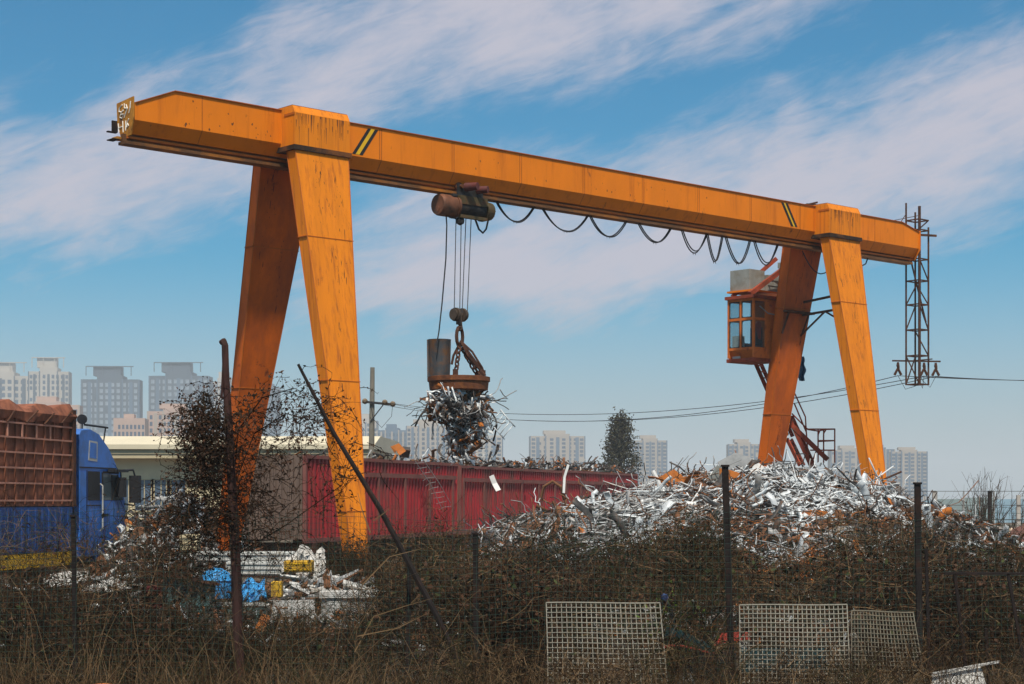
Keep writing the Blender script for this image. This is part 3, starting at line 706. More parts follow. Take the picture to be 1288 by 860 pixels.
b.tube([H(.5, 0, .1), H(.52, 0, .38)], .015, 0, 5)
b.build('power_cable', 'cable', hoist)

zd = z_of(486, t_of(577)); tm = t_of(577)
mag = thing('lifting_magnet', 'round rusty lifting magnet with a dark drum on top hanging on chains from the hook', 'lifting magnet', C(tm, 0, zd))
def G(x, y, z): return Vector((C(tm, 0, 0).x + x, C(tm, 0, 0).y + y, zd + z))
prof = [(.0, -.10), (.60, -.10), (.66, -.08), (.68, .10), (.71, .11), (.71, .21), (.66, .22), (.60, .19), (.0, .20)]
b = MB(); n = 36
b.loft([[G(math.cos(2 * math.pi * k / n) * max(r_, .001), math.sin(2 * math.pi * k / n) * max(r_, .001), z) for k in range(n)] for r_, z in prof], 0, False)
b.build('magnet_disc', 'rust', mag, True)
b = MB(); b.loft([[G(-.44 + math.cos(2 * math.pi * k / 24) * r_, math.sin(2 * math.pi * k / 24) * r_, z) for k in range(24)] for r_, z in ((.24, .20), (.255, .6), (.265, 1.04), (.272, 1.06), (.245, 1.06), (.24, .9))], 0, False)
for x in (-.69, -.60): b.bar(G(x, -.14, .1), G(x - .01, -.12, 1.05), .03, .02)
b.build('cable_drum', 'barrelsteel', mag, True)
def link(b, a, c_, tw, r, wd):
    a, c_ = Vector(a), Vector(c_); d = (c_ - a); L = d.length; d.normalize(); o = d.orthogonal().normalized(); o = Quaternion(d, tw) @ o
    m_ = (a + c_) / 2; pts = []
    for k in range(13):
        an = 2 * math.pi * k / 12; pts.append(m_ + d * math.cos(an) * L * .5 + o * math.sin(an) * wd)
    b.tube(pts, r, 0, 6, False)
top = G(.02, 0, 1.13)
b = MB(); link(b, top + Vector((0, 0, -.22)), top + Vector((0, 0, .22)), .3, .04, .14); b.build('suspension_ring', 'rust_dark', mag, True)
for end in (G(-.06, -.45, .22), G(.55, -.12, .22), G(.45, .42, .22)):
    b = MB(); st = top + Vector((0, 0, -.16)); d = end - st; nl = max(4, int(d.length / .125)); 
    for k in range(nl): link(b, st + d * (k - .12) / nl, st + d * (k + 1.12) / nl, k * math.pi / 2, .022, .05)
    b.box((-.06, -.03, -.04), (.06, .03, .14), 0, lambda x, y, z: end + Vector((x, y, z)))
    b.build('chain', 'rust_dark', mag, True)
b = MB()
for s_ in (.0, .05, -.04): b.tube([top + Vector((.02, -.03, -.1)), G(.26 + s_, -.2, .72 + s_), G(.48 + s_, -.1, .42), G(.60, -.12 + s_, .24)], .028, 0, 6)
b.tube([top + Vector((-.02, 0, -.2)), G(-.12, .02, .7), G(-.16, .0, .5)], .03, 0, 6)
b.build('sling', 'rust_dark', mag, True)

# ------------------------------------------------------------------ scrap
SCR = ['silver', 'silver2', 'scrapdark', 'scrapbrown', 'scraporange', 'scrapwhite', 'scrapcore']
def scrap_pieces(nb, pos, nor, mi, lmin, lmax, wmin, wmax, wander, out=.35, dirn=None):
    N = len(pos)
    d = rng.normal(size=(N, 3)) if dirn is None else dirn + rng.normal(size=(N, 3)) * .35
    d -= nor * (np.sum(d * nor, 1) * (1 - out))[:, None]
    L = lmin + (lmax - lmin) * rng.random(N) ** 2.2
    pts = curves(pos - d / (np.linalg.norm(d, axis=1, keepdims=True) + 1e-9) * L[:, None] / 2, d, L, 5, wander)
    side = nor + rng.normal(size=(N, 3)) * .6
    W = wmin + (wmax - wmin) * rng.random(N) ** 2
    nb.strips(pts, W, np.minimum(W * .22, .004 + rng.random(N) * .010), mi, side)

RPX = [585, 610, 640, 690, 740, 790, 830, 870, 910, 950, 990, 1030, 1060, 1090, 1120, 1150, 1185, 1215, 1245]
RPY = [692, 674, 653, 642, 630, 618, 604, 597, 593, 590, 592, 595, 606, 614, 621, 634, 652, 676, 700]
YR = 44.5
RX = X_at(RPX, YR); RZ = Z_at(RPY, YR) - .12
def heap_h(x, y):
    r = np.interp(x, RX, RZ, 0, 0); k = (YR - y)
    f = np.where(k > 0, 1 - (np.clip(k, 0, 13) / 13) ** 1.35 * .85, np.clip(1 + k / 4.5, 0, 1))
    return np.clip(r, 0, 9) * f + .12 * np.sin(x * 2.1 + y) * np.sin(y * 1.7 - x * .6) + .08 * np.sin(x * 5.3) * np.sin(y * 4.1)
hp = NB()
gx, gy = np.meshgrid(np.linspace(RX[0], RX[-1], 90), np.linspace(31.5, 49, 70), indexing='ij')
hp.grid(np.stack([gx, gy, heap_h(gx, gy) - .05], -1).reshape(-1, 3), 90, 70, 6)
N = 21000
x = rng.uniform(RX[0] + .2, RX[-1] - .2, N); y = 31.8 + (46.4 - 31.8) * rng.random(N) ** .75
h = heap_h(x, y); e = .15
nor = np.stack([-(heap_h(x + e, y) - h) / e, -(heap_h(x, y + e) - h) / e, np.ones(N)], -1); nor /= np.linalg.norm(nor, axis=1, keepdims=True)
px = x / y * F + CX; py = HY - (h - EYE) / y * F + rng.normal(size=N) * 6; px = px + rng.normal(size=N) * 14
def pick(prob): return rng.choice(7, size=N, p=np.array(prob) / sum(prob))
mi = pick([.04, .12, .46, .33, .04, .01, 0])
z1 = (px > 700) & (px < 840) & (py > 632); mi = np.where(z1, pick([.34, .24, .28, .10, .02, .02, 0]), mi)
z2 = (px > 700) & (px < 830) & (py <= 632); mi = np.where(z2, pick([.06, .18, .46, .24, .04, .02, 0]), mi)
z3 = (px >= 830) & (px < 935); mi = np.where(z3, pick([.12, .14, .28, .26, .16, .04, 0]), mi)
z4 = (px >= 930) & (px < 1130) & (py <= 655); mi = np.where(z4, pick([.62, .10, .19, .03, .01, .05, 0]), mi)
z5 = (px >= 930) & (px < 1150) & (py > 655); mi = np.where(z5, pick([.13, .12, .32, .25, .15, .03, 0]), mi)
z6 = (px >= 1130); mi = np.where(z6, pick([.13, .22, .34, .22, .06, .03, 0]), mi)
pos = np.stack([x, y, h + rng.uniform(-.05, .13, N)], -1)
NC = 230; ci = rng.integers(0, N, NC); cx_, cy_ = x[ci], y[ci]
near = np.argmin(((x[:, None] - cx_[None]) ** 2 + ((y[:, None] - cy_[None]) * .6) ** 2) * rng.uniform(.7, 1.3, NC)[None], 1)
same = rng.random(N) < .55; mi = np.where(same, mi[ci][near], mi)
cdir = rng.normal(size=(NC, 3)); cdir[:, 2] *= .3; cdir /= np.linalg.norm(cdir, axis=1, keepdims=True); dirs = cdir[near] + rng.normal(size=(N, 3)) * .35
q = rng.random(N); k1, k2, k3 = q < .50, (q >= .50) & (q < .88), q >= .88
scrap_pieces(hp, pos[k1], nor[k1], mi[k1], .09, .36, .04, .14, .05, .32)
scrap_pieces(hp, pos[k2], nor[k2], mi[k2], .18, .70, .016, .05, .16, .30, dirs[k2])
scrap_pieces(hp, pos[k3], nor[k3], mi[k3], .5, 1.8, .015, .05, .16, .18, dirs[k3])
cand = np.flatnonzero(y < 43.2); kb = rng.choice(cand, 520, replace=False)      # larger bent sheets and panels
pts = curves(pos[kb], rng.normal(size=(520, 3)) * np.array([1, 1, .55]), rng.uniform(.25, .8, 520), 5, .38)
hp.strips(pts, rng.uniform(.08, .19, 520), np.full(520, .012), np.where(mi[kb] == 5, 1, mi[kb]), nor[kb] + rng.normal(size=(520, 3)) * .6)
kw = rng.choice(np.flatnonzero((y < 43.5) & (px < 1130)), 600, replace=False)      # tangled wire and thin rod
wv = np.full(600, .016); hp.strips(curves(pos[kw] + np.array([0, 0, .04]), rng.normal(size=(600, 3)), rng.uniform(.35, 1.0, 600), 8, .45), wv, wv, rng.choice([1, 2, 2, 3, 3, 0], 600), rng.normal(size=(600, 3)))
# long pale strips flowing down the front left of the heap
K = 520; xs = rng.uniform(X_at(735, 40), X_at(850, 40), K); ys = rng.uniform(35, 42, K)
scrap_pieces(hp, np.stack([xs, ys, heap_h(xs, ys) + rng.uniform(0, .15, K)], -1), np.tile([0, -.4, .9], (K, 1)), rng.choice([0, 1, 1, 2], K), .6, 2.0, .015, .04, .10, .1, np.tile([1., -.1, .30], (K, 1)))
# wires and rods that stick out
K = 210; xs = rng.uniform(RX[1], RX[-5], K); ys = rng.uniform(42, 45.5, K); dd = rng.normal(size=(K, 3)) * .6; dd[:, 2] = abs(dd[:, 2]) + .5
pt = curves(np.stack([xs, ys, heap_h(xs, ys)], -1), dd, rng.uniform(.25, .95, K), 7, .4); wv = np.full(K, .022)
hp.strips(pt, wv, wv * .8, rng.choice([1, 2, 2, 3, 3], K), rng.normal(size=(K, 3)))
tag(hp.build('scrap_heap', SCR), kind='stuff', label='large heap of silvery, rusty and dark tangled metal scrap below the right leg pair', cat='scrap heap')

# scrap held under the magnet
cm = NB(); N = 2000; pc = np.array(C(tm, 0, 0)); NS = 26
st_ = rng.random(NS); sr = np.interp(st_, [0, .15, .4, .7, 1], [.44, .50, .44, .27, .10]) * np.sqrt(rng.random(NS)); sa = rng.uniform(0, 6.28, NS)
sc = np.stack([pc[0] + sr * np.cos(sa) + np.interp(st_, [0, .5, 1], [0, .10, .02]), pc[1] + sr * np.sin(sa), zd - .15 - st_ * 1.30], -1)
smat = rng.choice(6, size=NS, p=[.40, .12, .12, .18, .12, .06]); sdir = rng.normal(size=(NS, 3))
k = rng.integers(0, NS, N); k[:700] = np.argmin(np.abs(st_[None] - rng.random(700)[:, None] * .35), 1)
pos = sc[k] + rng.normal(size=(N, 3)) * np.array([.15, .15, .13]); pos[:, 2] = np.minimum(pos[:, 2], zd - .12)
nr = rng.normal(size=(N, 3)); nr /= np.linalg.norm(nr, axis=1, keepdims=True)
mi = np.where(rng.random(N) < .5, smat[k], rng.choice(6, size=N, p=[.34, .14, .20, .18, .08, .06]))
dr = sdir[k] + rng.normal(size=(N, 3)) * .5
q = rng.random(N); big = q < .45; mid_ = (q >= .45) & (q < .9)
scrap_pieces(cm, pos[big], nr[big], mi[big], .12, .36, .06, .17, .08, .4, dr[big])
scrap_pieces(cm, pos[mid_], nr[mid_], mi[mid_], .15, .45, .015, .045, .3, .35)
lg = q >= .9; scrap_pieces(cm, pos[lg], nr[lg], mi[lg], .3, .6, .02, .09, .18, .3)
# a bent lattice bracket and strands dangling on the outer sides
for ox, dz, L_, m_ in ((.60, -.35, .95, 1), (.72, -.55, .85, 2), (.66, -.75, .55, 0), (-.66, -.15, .9, 2), (-.60, -.2, 1.15, 2), (-.70, -.1, .7, 3), (-.52, -.5, .8, 1), (.5, -.9, .6, 3), (.12, -1.2, .5, 0), (.25, -1.1, .55, 3)):
    p0 = np.array([[pc[0] + ox, pc[1] + rng.normal() * .15, zd + dz]]); cm.strips(curves(p0, np.array([[ox * .25, 0, -1.]]), np.array([L_]), 7, .22), np.array([.035]), np.array([.02]), np.array([m_]), rng.normal(size=(1, 3)))
for a in range(5):
    p0 = np.array([pc[0] + .72 + a * .07, pc[1] - .1, zd - .85 - a * .08]); cm.strips(np.stack([p0, p0 + [.12, 0, .16], p0 + [.24, .02, .30]])[None], np.array([.02]), np.array([.02]), np.array([0]), np.array([[0., 1, 0]]))
for a in (0, 1):
    p0 = np.array([pc[0] + .70 + a * .24, pc[1] - .1, zd - .80 + a * .28]); cm.strips(np.stack([p0, p0 + [.16, 0, -.2], p0 + [.34, 0, -.40]])[None], np.array([.025]), np.array([.02]), np.array([0]), np.array([[0., 1, 0]]))
K = 60; an = rng.uniform(0, 2 * math.pi, K); b0 = np.stack([pc[0] + .62 * np.cos(an), pc[1] + .62 * np.sin(an), np.full(K, zd - .12) - rng.random(K) * .5], -1)
dd = np.stack([np.cos(an) * .55, np.sin(an) * .55, -rng.random(K) * 1.2], -1); wv = np.full(K, .018)
cm.strips(curves(b0, dd, rng.uniform(.3, .9, K), 7, .35), wv, wv * .7, rng.choice([1, 2, 2, 3], K), rng.normal(size=(K, 3)))
tag(cm.build('hanging_scrap', SCR[:6]), kind='stuff', label='ragged clump of mixed metal scrap clinging under the lifting magnet', cat='scrap clump')

# ------------------------------------------------------------------ red containers
CD = Vector((.3130, .9497, 0)); CN = Vector((.9497, -.3130, 0))     # along and across (towards the viewer's right)
CA = P(383, 0, 51); CA.z = 0
def K3(l, w, z): return CA + CD * l + CN * w + Vector((0, 0, z))
def container(l0, length, z0, z1, endmat, label, left_plain):
    root = thing('scrap_container', label, 'container', K3(l0 + length / 2, -1.2, z0))
    b = MB(); step = .29; n = int(length / step); pts = []
    for k in range(n):
        a = l0 + .12 + k * (length - .24) / n; s = (length - .24) / n
        pts += [(a, 0), (a + s * .36, 0), (a + s * .5, -.065), (a + s * .86, -.065)]
    pts.append((l0 + length - .12, 0))
    v = []
    for l, w in pts: v += [K3(l, w, z0 + .14), K3(l, w, z1 - .1)]
    b.add(v, [(2 * i, 2 * i + 2, 2 * i + 3, 2 * i + 1) for i in range(len(pts) - 1)])
    v = []
    for l, w in pts: v += [K3(l, w - 2.44 if w == 0 else -2.375, z0 + .14), K3(l, -2.44 if w == 0 else -2.375, z1 - .1)]
    b.add(v, [(2 * i, 2 * i + 1, 2 * i + 3, 2 * i + 2) for i in range(len(pts) - 1)])
    b.build('side_wall', 'red', root)
    b = MB()
    b.box((l0 + .06, -.07, z1 - .1), (l0 + length - .06, .03, z1), 0, K3); b.box((l0 + .06, -2.47, z1 - .1), (l0 + length - .06, -2.37, z1), 0, K3)
    b.box((l0 + .06, -.07, z0), (l0 + length - .06, .03, z0 + .14), 1, K3); b.box((l0 + .06, -2.47, z0), (l0 + length - .06, -2.37, z0 + .14), 0, K3)
    for l in (l0, l0 + length - .1):
        for w in (-2.48, -.06): b.box((l, w, z0), (l + .1, w + .1, z1 + .01), 0, K3)
    b.box((l0 + .1, -2.37, z0 + .1), (l0 + length - .1, -.08, z0 + .16), 0, K3)
    b.build('frame', ['reddirty', 'reddirty'], root)
    # brown stiffening bars welded on the outer side
    b = MB(); zm = z1 - .52
    s0 = l0 + (3.2 if left_plain else .3)
    b.box((s0, .004, zm - .07), (l0 + length - .3, .05, zm + .07), 0, K3)
    for l in np.arange(s0, l0 + length - .3, 2.3): b.box((l, .004, z0 + .2), (l + .14, .045, zm - .072), 0, K3)
    b.build('stiffener', 'reddirty', root)
    # end with ribs
    b = MB()
    v = []; m_ = 12; q = []
    for k in range(m_):
        a = -2.36 + k * 2.28 / m_; s = 2.28 / m_; q += [(a, 0), (a + s * .4, 0), (a + s * .5, .05), (a + s * .9, .05)]
    q.append((-.08, 0))
    for w, l in q: v += [K3(l0 + .02 + l, w, z0 + .1), K3(l0 + .02 + l, w, z1 - .0)]
    b.add(v, [(2 * i, 2 * i + 2, 2 * i + 3, 2 * i + 1) for i in range(len(q) - 1)])
    e = b.build('end_wall', endmat, root); b = MB()
    v = [K3(l0 + length - .03, -2.36, z0 + .1), K3(l0 + length - .03, -.08, z0 + .1), K3(l0 + length - .03, -.08, z1), K3(l0 + length - .03, -2.36, z1)]
    b.add(v, [(0, 1, 2, 3)]); b.build('end_wall', endmat, root)
    if left_plain:
        b = MB()
        for w in (-1.9, -1.42, -1.0, -.5): b.cyl(K3(l0 - .04, w, z0 + .12), K3(l0 - .04, w, z1 - .05), .022, n=8)
        b.build('locking_bar', 'doorbrown', e)
    # dunnage the container stands on
    b = MB()
    for l in np.linspace(l0 + .5, l0 + length - .7, 4):
        b = MB(); b.box((l, -2.5, .0), (l + .3, .05, z0 - .004), 0, K3); b.build('timber_block', 'rust_dark', root)
    return root
container(0, 13.1, .72, 3.30, 'doorbrown', 'long red corrugated open-top container with a grey-brown ribbed end', True)
container(13.25, 13.1, .72, 3.24, 'reddirty', 'red corrugated container in line behind the brown-ended one', False)
container(26.5, 13.1, .72, 3.28, 'reddirty', 'red corrugated container farthest back, half hidden by the scrap heap', False)

ct = NB(); N = 800; l = rng.uniform(2.5, 39.4, N); w = rng.uniform(-2.3, -.1, N)
pos = np.array([list(K3(a, c_, 0)) for a, c_ in zip(l, w)]); hh = 3.18 + .35 * np.abs(np.sin(l * .9)) * np.abs(np.sin(l * .37 + 1)) * (1 - np.abs(w + 1.2) / 2)
hh = hh + np.clip((l - 8) / 25, 0, 1) * .25
pos[:, 2] = hh + rng.uniform(-.15, .12, N)
mi = rng.choice(6, size=N, p=[.02, .10, .58, .24, .05, .01])
nr = np.tile([0., 0, 1.], (N, 1)) + rng.normal(size=(N, 3)) * .3; nr /= np.linalg.norm(nr, axis=1, keepdims=True)
scrap_pieces(ct, pos, nr, mi, .15, .9, .03, .16, .35, .5)
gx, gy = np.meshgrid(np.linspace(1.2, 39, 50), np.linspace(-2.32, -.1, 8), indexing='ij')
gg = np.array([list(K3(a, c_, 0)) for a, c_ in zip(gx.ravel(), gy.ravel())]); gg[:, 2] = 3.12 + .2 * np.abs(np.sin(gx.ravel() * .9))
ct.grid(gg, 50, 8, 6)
tag(ct.build('container_scrap', SCR), kind='stuff', label='dark jagged scrap piled above the rims of the red containers', cat='scrap')

# distinct large pieces lying on the heap
def on_heap(px, py, Y=None):
    return P(px, py, Y or 41)
def piece(name, label, cat, pts_px, r, m, Y=41.0, flat=None, group=None):
    pts = [P(a, c_, Y + (q if False else 0)) for q, (a, c_) in enumerate(pts_px)]
    pts = [p + Vector((0, random.uniform(-.12, .12), 0)) for p in pts]
    b = MB()
    if flat:
        secs = []
        for i, p in enumerate(pts):
            d = (pts[min(i + 1, len(pts) - 1)] - pts[max(i - 1, 0)]).normalized(); x = d.cross(Vector((.25, -1, .25))).normalized(); y = x.cross(d)
            secs.append([p - x * flat - y * .012, p + x * flat - y * .012, p + x * flat + y * .012, p - x * flat + y * .012])
        b.loft(secs)
    else: b.tube(pts, r, 0, 8)
    return tag(b.build(name, m, loc=sum(pts, Vector()) / len(pts), smooth=not flat), label, cat, group)
piece('bent_pipe', 'white bent pipe standing in an L shape on the rusty part of the heap', 'pipe', [(821, 592), (827, 603), (832, 617), (838, 624), (862, 622)], .055, 'scrapwhite', 42)
piece('bent_pipe', 'long pale curved pipe lying across the heap beside the dark shrub mound', 'pipe', [(808, 640), (808, 630), (822, 628), (850, 633), (868, 635)], .045, 'scrapwhite', 40)
piece('scrap_sheet', 'grey-green slanting sheet leaning on the heap beside the tallest fence post', 'sheet', [(887, 622), (896, 606), (908, 588)], 0, 'grey_steel', 42.5, .13)
piece('scrap_sheet', 'curved grey roof-like sheet on the heap crest before the far right crane leg', 'sheet', [(906, 588), (926, 577), (944, 583), (960, 596), (970, 606)], 0, 'silver2', 43.5, .16)
piece('scrap_plate', 'crumpled orange rusty plate lying on the heap near the bent white pipe', 'plate', [(836, 612), (846, 604), (858, 614), (872, 610)], 0, 'scraporange', 42.6, .28)
piece('scrap_plate', 'broad rust-orange plate propped on the heap behind the dark post', 'plate', [(905, 600), (918, 602), (930, 606), (938, 602)], 0, 'scraporange', 42.2, .22)
piece('scrap_beam', 'rust-orange curved beam along the lower front of the silvery heap', 'beam', [(1000, 648), (1025, 645), (1055, 650), (1085, 658), (1100, 662)], 0, 'scraporange', 37, .07)
piece('scrap_beam', 'flat orange strip at the foot of the heap above the white mesh panels', 'beam', [(1035, 676), (1052, 670), (1072, 667)], 0, 'scraporange', 35.5, .06)
piece('scrap_plate', 'pale grey flat plate leaning at the right-hand end of the scrap heap', 'plate', [(1180, 642), (1190, 652), (1202, 668)], 0, 'scrapwhite', 40, .20)
piece('white_strip', 'tall thin white strip rising from the heap before the red container wall', 'strip', [(709, 620), (710, 600), (715, 584)], 0, 'scrapwhite', 44, .03)
piece('white_strip', 'short wide white board leaning against the brown bars of the red container', 'strip', [(618, 598), (622, 608), (627, 617)], 0, 'scrapwhite', 65.9, .10)
piece('bent_rod', 'thin dark rod pointing up right beside the foot of the near right crane leg', 'rod', [(1104, 606), (1118, 600), (1135, 593)], .025, 'rust_dark', 44.2)
piece('scrap_beam', 'dark slanting channel on the heap crest right of the near crane leg', 'beam', [(1122, 606), (1134, 618)], 0, 'scrapdark', 44, .08)
piece('cable_loop_scrap', 'brown hoop of cable arching over the heap before the red container', 'hoop', [(680, 628), (684, 612), (695, 605), (705, 612), (710, 628)], .04, 'scrapbrown', 45)
piece('orange_scoop', 'curved orange sheet sticking out above the rim of the red container', 'sheet', [(494, 566), (500, 562), (507, 570)], 0, 'scraporange', 58.4, .14)
piece('dark_fin', 'dark pointed fin sticking up from the red container next to the orange sheet', 'fin', [(509, 575), (512, 566), (511, 562)], 0, 'scrapdark', 58.8, .13)
# wire ladder hanging down the container side
lad = MB(); a, c_ = P(521, 578, 59.0), P(556, 640, 61.4)
for k in range(11):
    p = a.lerp(c_, k / 10); lad.tube([p + Vector((-.10, 0, .05 * math.sin(k))), p + Vector((.05, -.05, .06)), p + Vector((.28 + .05 * math.sin(k * 2), 0, .10))], .011, 0, 4)
lad.tube([a, a.lerp(c_, .5) + Vector((.06, -.05, .05)), c_], .012, 0, 4); lad.tube([a + Vector((.24, 0, .1)), a.lerp(c_, .5) + Vector((.38, -.05, .05)), c_ + Vector((.3, 0, .2))], .012, 0, 4)
tag(lad.build('wire_ladder', 'silver2', loc=a), 'tangled pale wire ladder hanging down the red container side', 'wire ladder')

# ------------------------------------------------------------------ truck
E1 = Vector((.196, .9806, 0)); E2 = Vector((.9806, -.196, 0)); TO = Vector((-9.40, 38, 0))
def T(l, w, z): return TO + E1 * l + E2 * w + Vector((0, 0, z))
truck = thing('cargo_truck', 'blue lorry with a tall rust-brown caged cargo body parked behind the fence', 'truck', T(-3, -1.2, 0))
b = MB(); L0 = -8.5
for w in (-.02, -2.42): b.box((L0, w - .03, 1.86), (-.42, w, 3.80), 0, T)
b.box((L0, -2.4, 1.86), (L0 + .04, -.05, 3.8), 0, T); b.box((-.46, -2.4, 1.86), (-.42, -.05, 4.0), 0, T)
for l in np.arange(L0 + .1, -.5, .42): b.box((l, -.018, 1.9), (l + .06, .02, 3.78), 0, T)
# battered bulging top of torn sheet
secs = []
for k, l in enumerate(np.linspace(L0, -.3, 22)):
    wz = .07 * math.sin(k * 1.9) + .05 * math.sin(k * .7)
    secs.append([T(l, .03, 3.62 + wz * .4), T(l, .06 + wz * .4, 3.78), T(l, -.08, 3.96 + wz), T(l, -2.3, 3.96 - wz), T(l, -2.45, 3.7), T(l, -2.3, 3.66), T(l, -.12, 3.66)])
b.loft(secs)
body = b.build('cargo_body', 'truckbrown', truck)
b = MB()
for z in (1.96, 2.31, 2.62, 2.93, 3.23, 3.52): b.box((L0, .022, z), (-.44, .045, z + .035), 0, T)
for l in np.arange(L0 + .2, -1.2, .62): b.box((l, .022, 3.268), (l + .05, .044, 3.515), 0, T)
b.box((-.44, -.04, 1.85), (-.30, .07, 3.92), 1, T)
for k in range(4):
    l = -3.4 + .8 * k; b.bar(T(l, .07, 3.55 + random.uniform(-.05, .1)), T(l + random.uniform(.2, .5), .08, 3.86 + random.uniform(-.1, .08)), .035, .02, 1)
b.build('cage_rail', ['truckrail', 'rust_dark'], body)
b = MB(); b.box((L0, -.05, .90), (-.40, .03, 1.84), 0, T); b.box((L0, -2.45, .90), (-.40, -2.38, 1.84), 0, T)
for l in np.arange(L0 + .05, -.5, .30): b.box((l, .03, .95), (l + .10, .055, 1.80), 0, T)
b.build('drop_side', 'truckblue2', body)
b = MB(); b.box((L0, -2.4, .60), (-.40, .035, .89), 0, T); b.build('side_skirt', 'yellow', body)
b = MB(); b.box((L0, -1.7, .45), (2.2, -1.5, .62), 0, T); b.box((L0, -.9, .45), (2.2, -.7, .62), 0, T); b.build('chassis', 'darksteel', truck)
# cab
prof = [(0.0, .75), (0.0, 3.42), (.10, 3.52), (.55, 3.56), (1.0, 3.46), (1.5, 3.17), (1.9, 2.80), (2.0, 2.68), (2.16, 2.60), (2.42, 1.85), (2.46, 1.2), (2.44, .62), (.9, .62), (.85, .75)]
b = MB()
def inset(w):
    k = min(1, abs(w + 1.2) / 1.2); return k
ws = [(-2.40, .94), (-2.30, 1.0), (-.10, 1.0), (0.0, .985)]
b.loft([[T(l, w, z if z < 2.5 else 2.5 + (z - 2.5) * q) for l, z in prof] for w, q in ws])
b.box((-.02, .001, .9), (.30, .02, 2.60), 0, T)
cabt = b.build('cab', 'truckblue', truck, True)
b = MB(); b.hexa([T(2.14, -2.2, 2.58), T(2.42, -2.25, 1.88), T(2.42, -.12, 1.88), T(2.14, -.2, 2.58), T(2.17, -2.2, 2.59), T(2.45, -2.25, 1.89), T(2.45, -.12, 1.89), T(2.17, -.2, 2.59)]); b.build('windscreen', 'darkglass', cabt)
b = MB(); b.box((.42, .002, 1.98), (1.02, .016, 2.62), 0, T); b.build('sleeper_panel', 'black', cabt)
b = MB(); b.loft([[T(l, e, z) for l, z in ((1.16, 1.98), (1.16, 2.58), (2.0, 2.56), (2.28, 1.98))] for e in (.002, .014)]); d_ = b.build('side_window', 'darkglass', cabt)
b = MB()
for q in (((1.09, .021, .82), (1.105, .026, 2.62)), ((.0, .001, 2.69), (1.9, .012, 2.715)), ((.36, .001, .9), (.375, .012, 2.64)), ((.0, .001, 1.86), (1.08, .010, 1.88))): b.box(*q, 0, T)
b.build('panel_seam', 'gasket', cabt)
for z_ in (.62, .95):
    b = MB(); b.box((1.3, .02, z_), (1.9, .14, z_ + .05), 0, T); b.build('step', 'darksteel', cabt)
b = MB(); b.tube([T(1.02, .02, 1.3), T(1.02, .08, 1.35), T(1.02, .08, 2.3), T(1.02, .02, 2.35)], .018, 0, 6); b.build('grab_rail', 'greywhite', cabt)
b = MB(); b.loft([[T(2.0, w, 2.74) , T(2.34, w, 2.62), T(2.34, w, 2.58), T(2.0, w, 2.66)] for w in (-2.25, -.1)]); b.build('sun_visor', 'black', cabt)
b = MB(); b.box((1.12, .016, 1.95), (1.16, .03, 2.6), 0, T); b.box((1.16, .016, 2.58), (2.0, .03, 2.63), 0, T); b.box((1.62, .016, 1.98), (1.66, .028, 2.56), 0, T); b.build('window_frame', 'black', d_)
b = MB(); b.loft([[T(l, e, z) for l, z in ((1.1, .8), (1.1, 1.96), (2.36, 1.96), (2.40, .8))] for e in (.002, .02)]); dd_ = b.build('door', 'truckblue', cabt)
b = MB(); b.box((1.2, .022, 1.62), (1.42, .04, 1.68), 0, T); b.build('handle', 'black', dd_)
for l, z0, z1 in ((2.30, 1.92, 2.55),):
    b = MB(); b.box((l + .1, .10, z0), (l + .24, .34, z1), 0, T); b.tube([T(2.1, .0, 2.66), T(l + .1, .2, 2.68), T(l + .15, .22, z1)], .025, 0, 6); b.tube([T(2.3, .0, 1.9), T(l + .15, .2, 1.86), T(l + .15, .22, z0)], .02, 0, 6)
    b.build('mirror', 'black', cabt)
b = MB(); b.box((1.75, .06, 2.05), (1.9, .26, 2.5), 0, T); b.tube([T(1.5, .0, 2.64), T(1.8, .16, 2.66), T(1.82, .16, 2.5)], .02, 0, 6); b.box((1.4, .03, 2.62), (2.15, .2, 2.68), 0, T); b.build('mirror', 'black', cabt)
b = MB(); b.cyl(T(.75, -.3, 3.78), T(.81, -.3, 3.78), .11, n=14); b.tube([T(.78, -.3, 3.5), T(.78, -.3, 3.78)], .018, 0, 6); b.tube([T(.8, -.25, 3.66), T(2.0, -.25, 3.64)], .025, 0, 6); b.tube([T(1.9, -.25, 3.64), T(1.75, -.25, 3.2)], .018, 0, 6)
b.build('air_horn', 'black', cabt)
b = MB(); b.loft([[T(l, e, z) for l, z in ((.50, 3.30), (.44, 2.86), (.90, 2.84), (.92, 3.28))] for e in (-.015, .006)]); b.build('side_vent', 'greywhite', cabt)
b = MB(); b.loft([[T(l, e, z) for l, z in ((.54, 3.26), (.50, 2.92), (.85, 2.90), (.86, 3.24))] for e in (-.01, .010)]); b.build('vent_panel', 'truckblue', cabt)
b = MB(); b.box((-.28, -.6, 1.0), (-.06, -.1, 3.0), 0, T)
for k in range(4): b.tube([T(-.36, -.1 - .2 * k, 2.2), T(-.3, -.05 - .2 * k, 3.5), T(-.14, -.1 - .2 * k, 3.72), T(.02, -.1 - .2 * k, 3.3)], .025, 0, 6)
b.build('air_line', 'black', truck)
for l in (1.55, -1.2, -5.6, -6.9):
    for w in (-2.2, -.22):
        b = MB(); b.tube([T(l, w - .13, .5), T(l, w - .10, .5), T(l, w + .10, .5), T(l, w + .13, .5)], [.42, .5, .5, .42], 0, 26); wh = b.build('wheel', 'rubber', truck, True)
        b = MB(); b.cyl(T(l, w + .131, .5), T(l, w + .15, .5), .26, .22, n=20); b.build('rim', 'grey_steel', wh)

